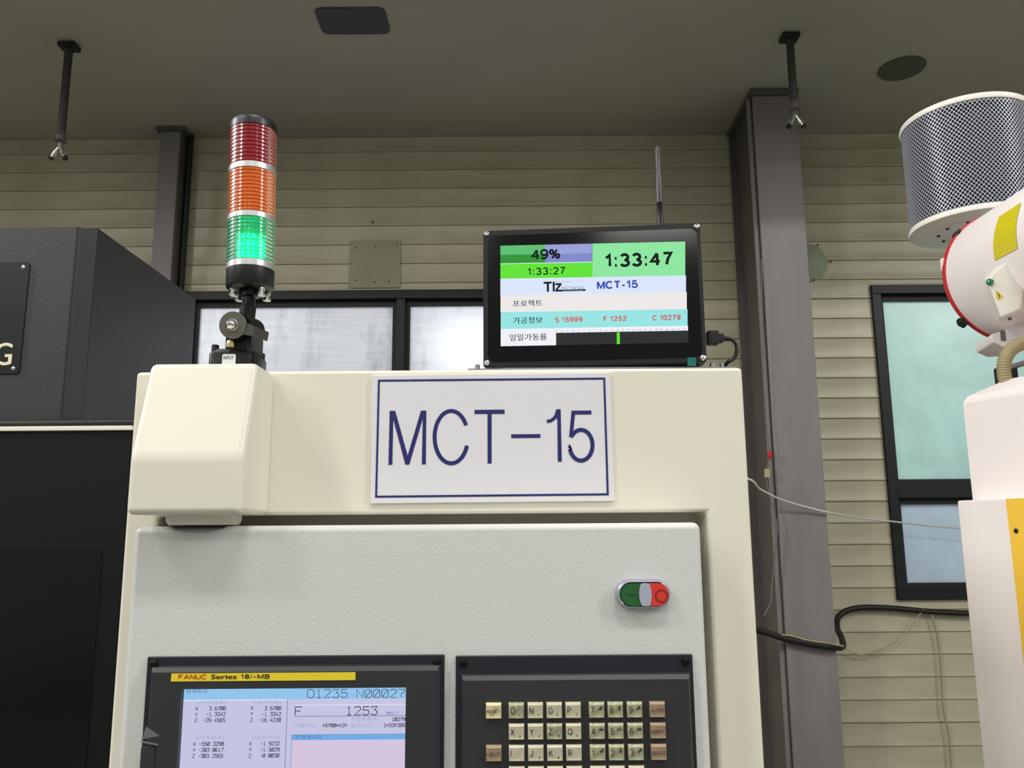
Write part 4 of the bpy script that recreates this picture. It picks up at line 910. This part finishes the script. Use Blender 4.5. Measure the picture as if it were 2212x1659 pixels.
for px, py in ((2083, 693), (2066, 504)):
    q = at(px, py, DR+.004); d = Vector((q.x-cr.x, 0, q.z-cr.z)).normalized(); p_ = Vector((cr.x, DR+.004, cr.z))+d*(Rr_-(.002 if px == 2083 else .010))
    MB().lathe(p_, d, [(0, .005), (.004, .005), (.0045, .0115), (.013, .0115), (.015, .009)], 5 if px == 2083 else 6).build('clamp_knob', 'rubber', mc, bevel=.0012)
q = at(2041, 566, DR+.004); MB().box(q.x-.006, q.x+.006, DR+.002, DR+.012, q.z-.016, q.z+.008).build('latch', 'warm', mc, bevel=.0015)
def hitcyl(px, py, r_):
    d = ray(px, py); a_ = d.x*d.x+d.z*d.z; ox = EYE.x-cr.x; oz = EYE.z-cr.z; b_ = 2*(ox*d.x+oz*d.z); c_ = ox*ox+oz*oz-r_*r_; di = b_*b_-4*a_*c_
    t = (-b_-math.sqrt(max(di, 0)))/(2*a_); return EYE+d*t
cs = [(2157.8, 467.7), (2205.6, 437), (2197.6, 536.7), (2148.5, 563)]
n = 8; vs = []; 
for j in range(n+1):
    for i in range(n+1):
        s_, t = i/n, j/n; x = (cs[0][0]*(1-s_)+cs[1][0]*s_)*(1-t)+(cs[3][0]*(1-s_)+cs[2][0]*s_)*t-7*math.sin(math.pi*t)
        y = (cs[0][1]*(1-s_)+cs[1][1]*s_)*(1-t)+(cs[3][1]*(1-s_)+cs[2][1]*s_)*t; vs.append(hitcyl(x, y, Rr_+.0004))
MB().add(vs, [[j*(n+1)+i, j*(n+1)+i+1, (j+1)*(n+1)+i+1, (j+1)*(n+1)+i] for j in range(n) for i in range(n)]).build('caution_label', 'labely', mc)
# terminal box: a raised cover on the drum flank
n6 = lambda x, y: (2000+x/3.77, 420+y/3.77)
base = [n6(470, 700), n6(555, 590), n6(760, 478), n6(830, 800), n6(830, 960), n6(590, 1040)]
top = [n6(500, 705), n6(575, 610), n6(745, 500), n6(790, 800), n6(770, 935), n6(608, 1000)]
ba = [at(x, y, 1.47) for x, y in base]; to = [at(x, y, 1.405) for x, y in top]
bk = [at(x, y, 1.55) for x, y in base]
tbx = MB().loft([bk, ba, to]).build('terminal_box', 'warm', mc, bevel=.003, seg=2)
TP = YP(1.405)
q = TP.hit(*n6(520, 715)); MB().lathe(TP.w(q[0], q[1], 0), TP.n, [(0, .0065), (.002, .0065), (.0035, .0058), (.006, .004), (.0068, .001)], 16).build('green_indicator', 'greenjewel', tbx)
tri = [TP.hit(*n6(565, 775)), TP.hit(*n6(633, 838)), TP.hit(*n6(583, 862))]
MB().add([TP.w(*p, .0005) for p in tri], [[0, 1, 2]]).build('warning_triangle', 'labely', tbx)
mb = MB(); cc = Vector((sum(p[0] for p in tri)/3, sum(p[1] for p in tri)/3))
ribbon(mb, TP, [(cc.x-.001, cc.y+.005), (cc.x-.0003, cc.y+.001), (cc.x+.0012, cc.y+.001), (cc.x+.0008, cc.y-.004)], .0012, .0008); mb.build('bolt_mark', 'blk', tbx)
q = TP.hit(*n6(680, 1007)); MB().lathe(at(*n6(680, 1015), 1.43), (0, -1, 0), [(0, .003), (.003, .0028)], 10).build('screw', 'grey', tbx)
# small white box under the drum
sb = [at(x, y, 1.46) for x, y in (n6(528, 1140), n6(799, 1060), n6(830, 1230), n6(640, 1245), n6(545, 1205))]
sbb = [p+Vector((.02, .09, 0)) for p in sb]
sbo = MB().loft([sbb, sb]).build('switch_box', 'white', mc, bevel=.003, seg=2)
SPn = YP(1.4595)
MB().rects(SPn, [(*pxbox(SPn, *n6(608, 1108), *n6(648, 1192)), 0), (*pxbox(SPn, *n6(608, 1108), *n6(648, 1192)), .0006)]).build('grey_label', 'grey', sbo)
MB().rects(SPn, [(*pxbox(SPn, *n6(660, 1080), *n6(745, 1180)), 0), (*pxbox(SPn, *n6(660, 1080), *n6(745, 1180)), .0005)]).build('white_label', 'sign', sbo)
# ribbed hose
hp_ = [at(x, y, 1.42) for x, y in (n6(665, 1555), n6(640, 1480), n6(635, 1400), n6(655, 1320), n6(705, 1255), n6(770, 1222), n6(850, 1205), n6(950, 1200))]
mb = MB(); mb.tube(hp_, lambda i, n: .0118 if (i % 4) in (1, 2) else .0102, 14, 16)
o = mb.build('ribbed_hose', 'hose', ang=1.4); tag(o, 'beige ribbed hose curving up from the white machine to the mist collector', 'hose')
rod = [at(*n6(690, 1405), 1.5), at(*n6(830, 1365), 1.44)]
sup = root('support_bracket', rod[0], 'short grey bracket rod with black clamp between the hose and white machine', 'bracket')
MB().tube(rod, .005, 8, 1).build('rod', 'steel', sup)
q = at(*n6(705, 1440), 1.5); MB().box(q.x-.007, q.x+.007, 1.495, 1.51, A.z+.036, q.z+.010).build('clamp', 'rubber', sup, bevel=.001)
q = at(*n6(588, 1465), 1.52); MB().box(q.x-.002, q.x+.006, 1.515, 1.53, A.z+.03, q.z+.012).build('clamp', 'rubber', sup, bevel=.001)
MB().box(cr.x-.01, cr.x+.03, 1.38, 1.50, A.z+.040, cr.z-Rr_+.012).build('support_leg', 'white', mc)

# =================================================================== CABLES ON THE RIGHT WALL
pts = [at(1150, 1310, 3.965), at(1330, 1322, 3.94)]+[at(x, y, 3.525) for x, y in ((1560, 1345), (1640, 1362), (1690, 1378), (1750, 1391), (1800, 1398))]+[at(x, y, d) for x, y, d in ((1820, 1397, 3.60), (1818, 1378, 3.75), (1808, 1355, 3.90), (1812, 1332, 3.955), (1832, 1318, 3.96), (1870, 1312, 3.96), (1930, 1314, 3.96), (2010, 1321, 3.96), (2100, 1325, 3.96), (2260, 1327, 3.96))]
tag(MB().tube(pts, .013, 10, 4).build('power_cable', 'rubber'), 'thick black cable crossing the large column and looping along the siding', 'cable')
tag(MB().tube([at(x, y, d) for x, y, d in ((1250, 960, 3.975), (1420, 985, 3.75), (1605, 1030, 3.45), (1640, 1055, 3.46), (1690, 1080, 3.49), (1760, 1100, 3.525), (1800, 1109, 3.55), (1850, 1118, 3.75), (1950, 1129, 3.93), (2020, 1137, 3.94), (2100, 1142, 3.94))], .0042, 6, 4).build('slack_string', 'cordw'), 'thin white string sagging from the cabinet across the column to the window', 'string')
tag(MB().tube([at(x, y, 3.952) for x, y in ((1826, 1400), (1842, 1410), (1862, 1414), (1885, 1409), (1920, 1395), (1955, 1370), (1985, 1330), (1995, 1315))], .0026, 6, 4).build('beige_string', 'cordb'), 'thin beige string hanging in a loop under the thick black cable', 'string')
tag(MB().tube([at(x, y, 3.962) for x, y in ((2012, 1326), (2026, 1380), (2033, 1450), (2038, 1530), (2050, 1590), (2058, 1700))], .0042, 6, 4).build('hanging_string', 'cordb'), 'beige string hanging straight down the siding below the black cable', 'string')
tag(MB().tube([at(x, y, 3.52) for x, y in ((1688, 1372), (1710, 1373), (1740, 1382), (1790, 1390), (1822, 1396))], .003, 6, 4).build('string_tie', 'cordb'), 'beige string wound along the black cable on the large column', 'string')
hc = [(1645, 560), (1648, 760), (1655, 900), (1662, 985), (1656, 1020), (1660, 1060), (1678, 1130), (1676, 1180), (1668, 1260), (1665, 1300), (1650, 1330)]
r = root('pull_string', at(1660, 900, 3.53), 'thin grey string with red and beige connectors hanging down the large column', 'string')
MB().tube([at(x, y, 3.53) for x, y in hc], .0028, 6, 4).build('cord', 'grey', r)
q = at(1662, 982, 3.526); MB().lathe((q.x, q.y, q.z-.02), (.1, 0, 1), [(0, .004), (.01, .010), (.028, .010), (.036, .004)], 10).build('red_connector', 'red', r)
q = at(1657, 1022, 3.526); MB().box(q.x-.011, q.x+.011, q.y-.006, q.y+.006, q.z-.02, q.z+.018).build('beige_connector', 'cordb', r, bevel=.003)
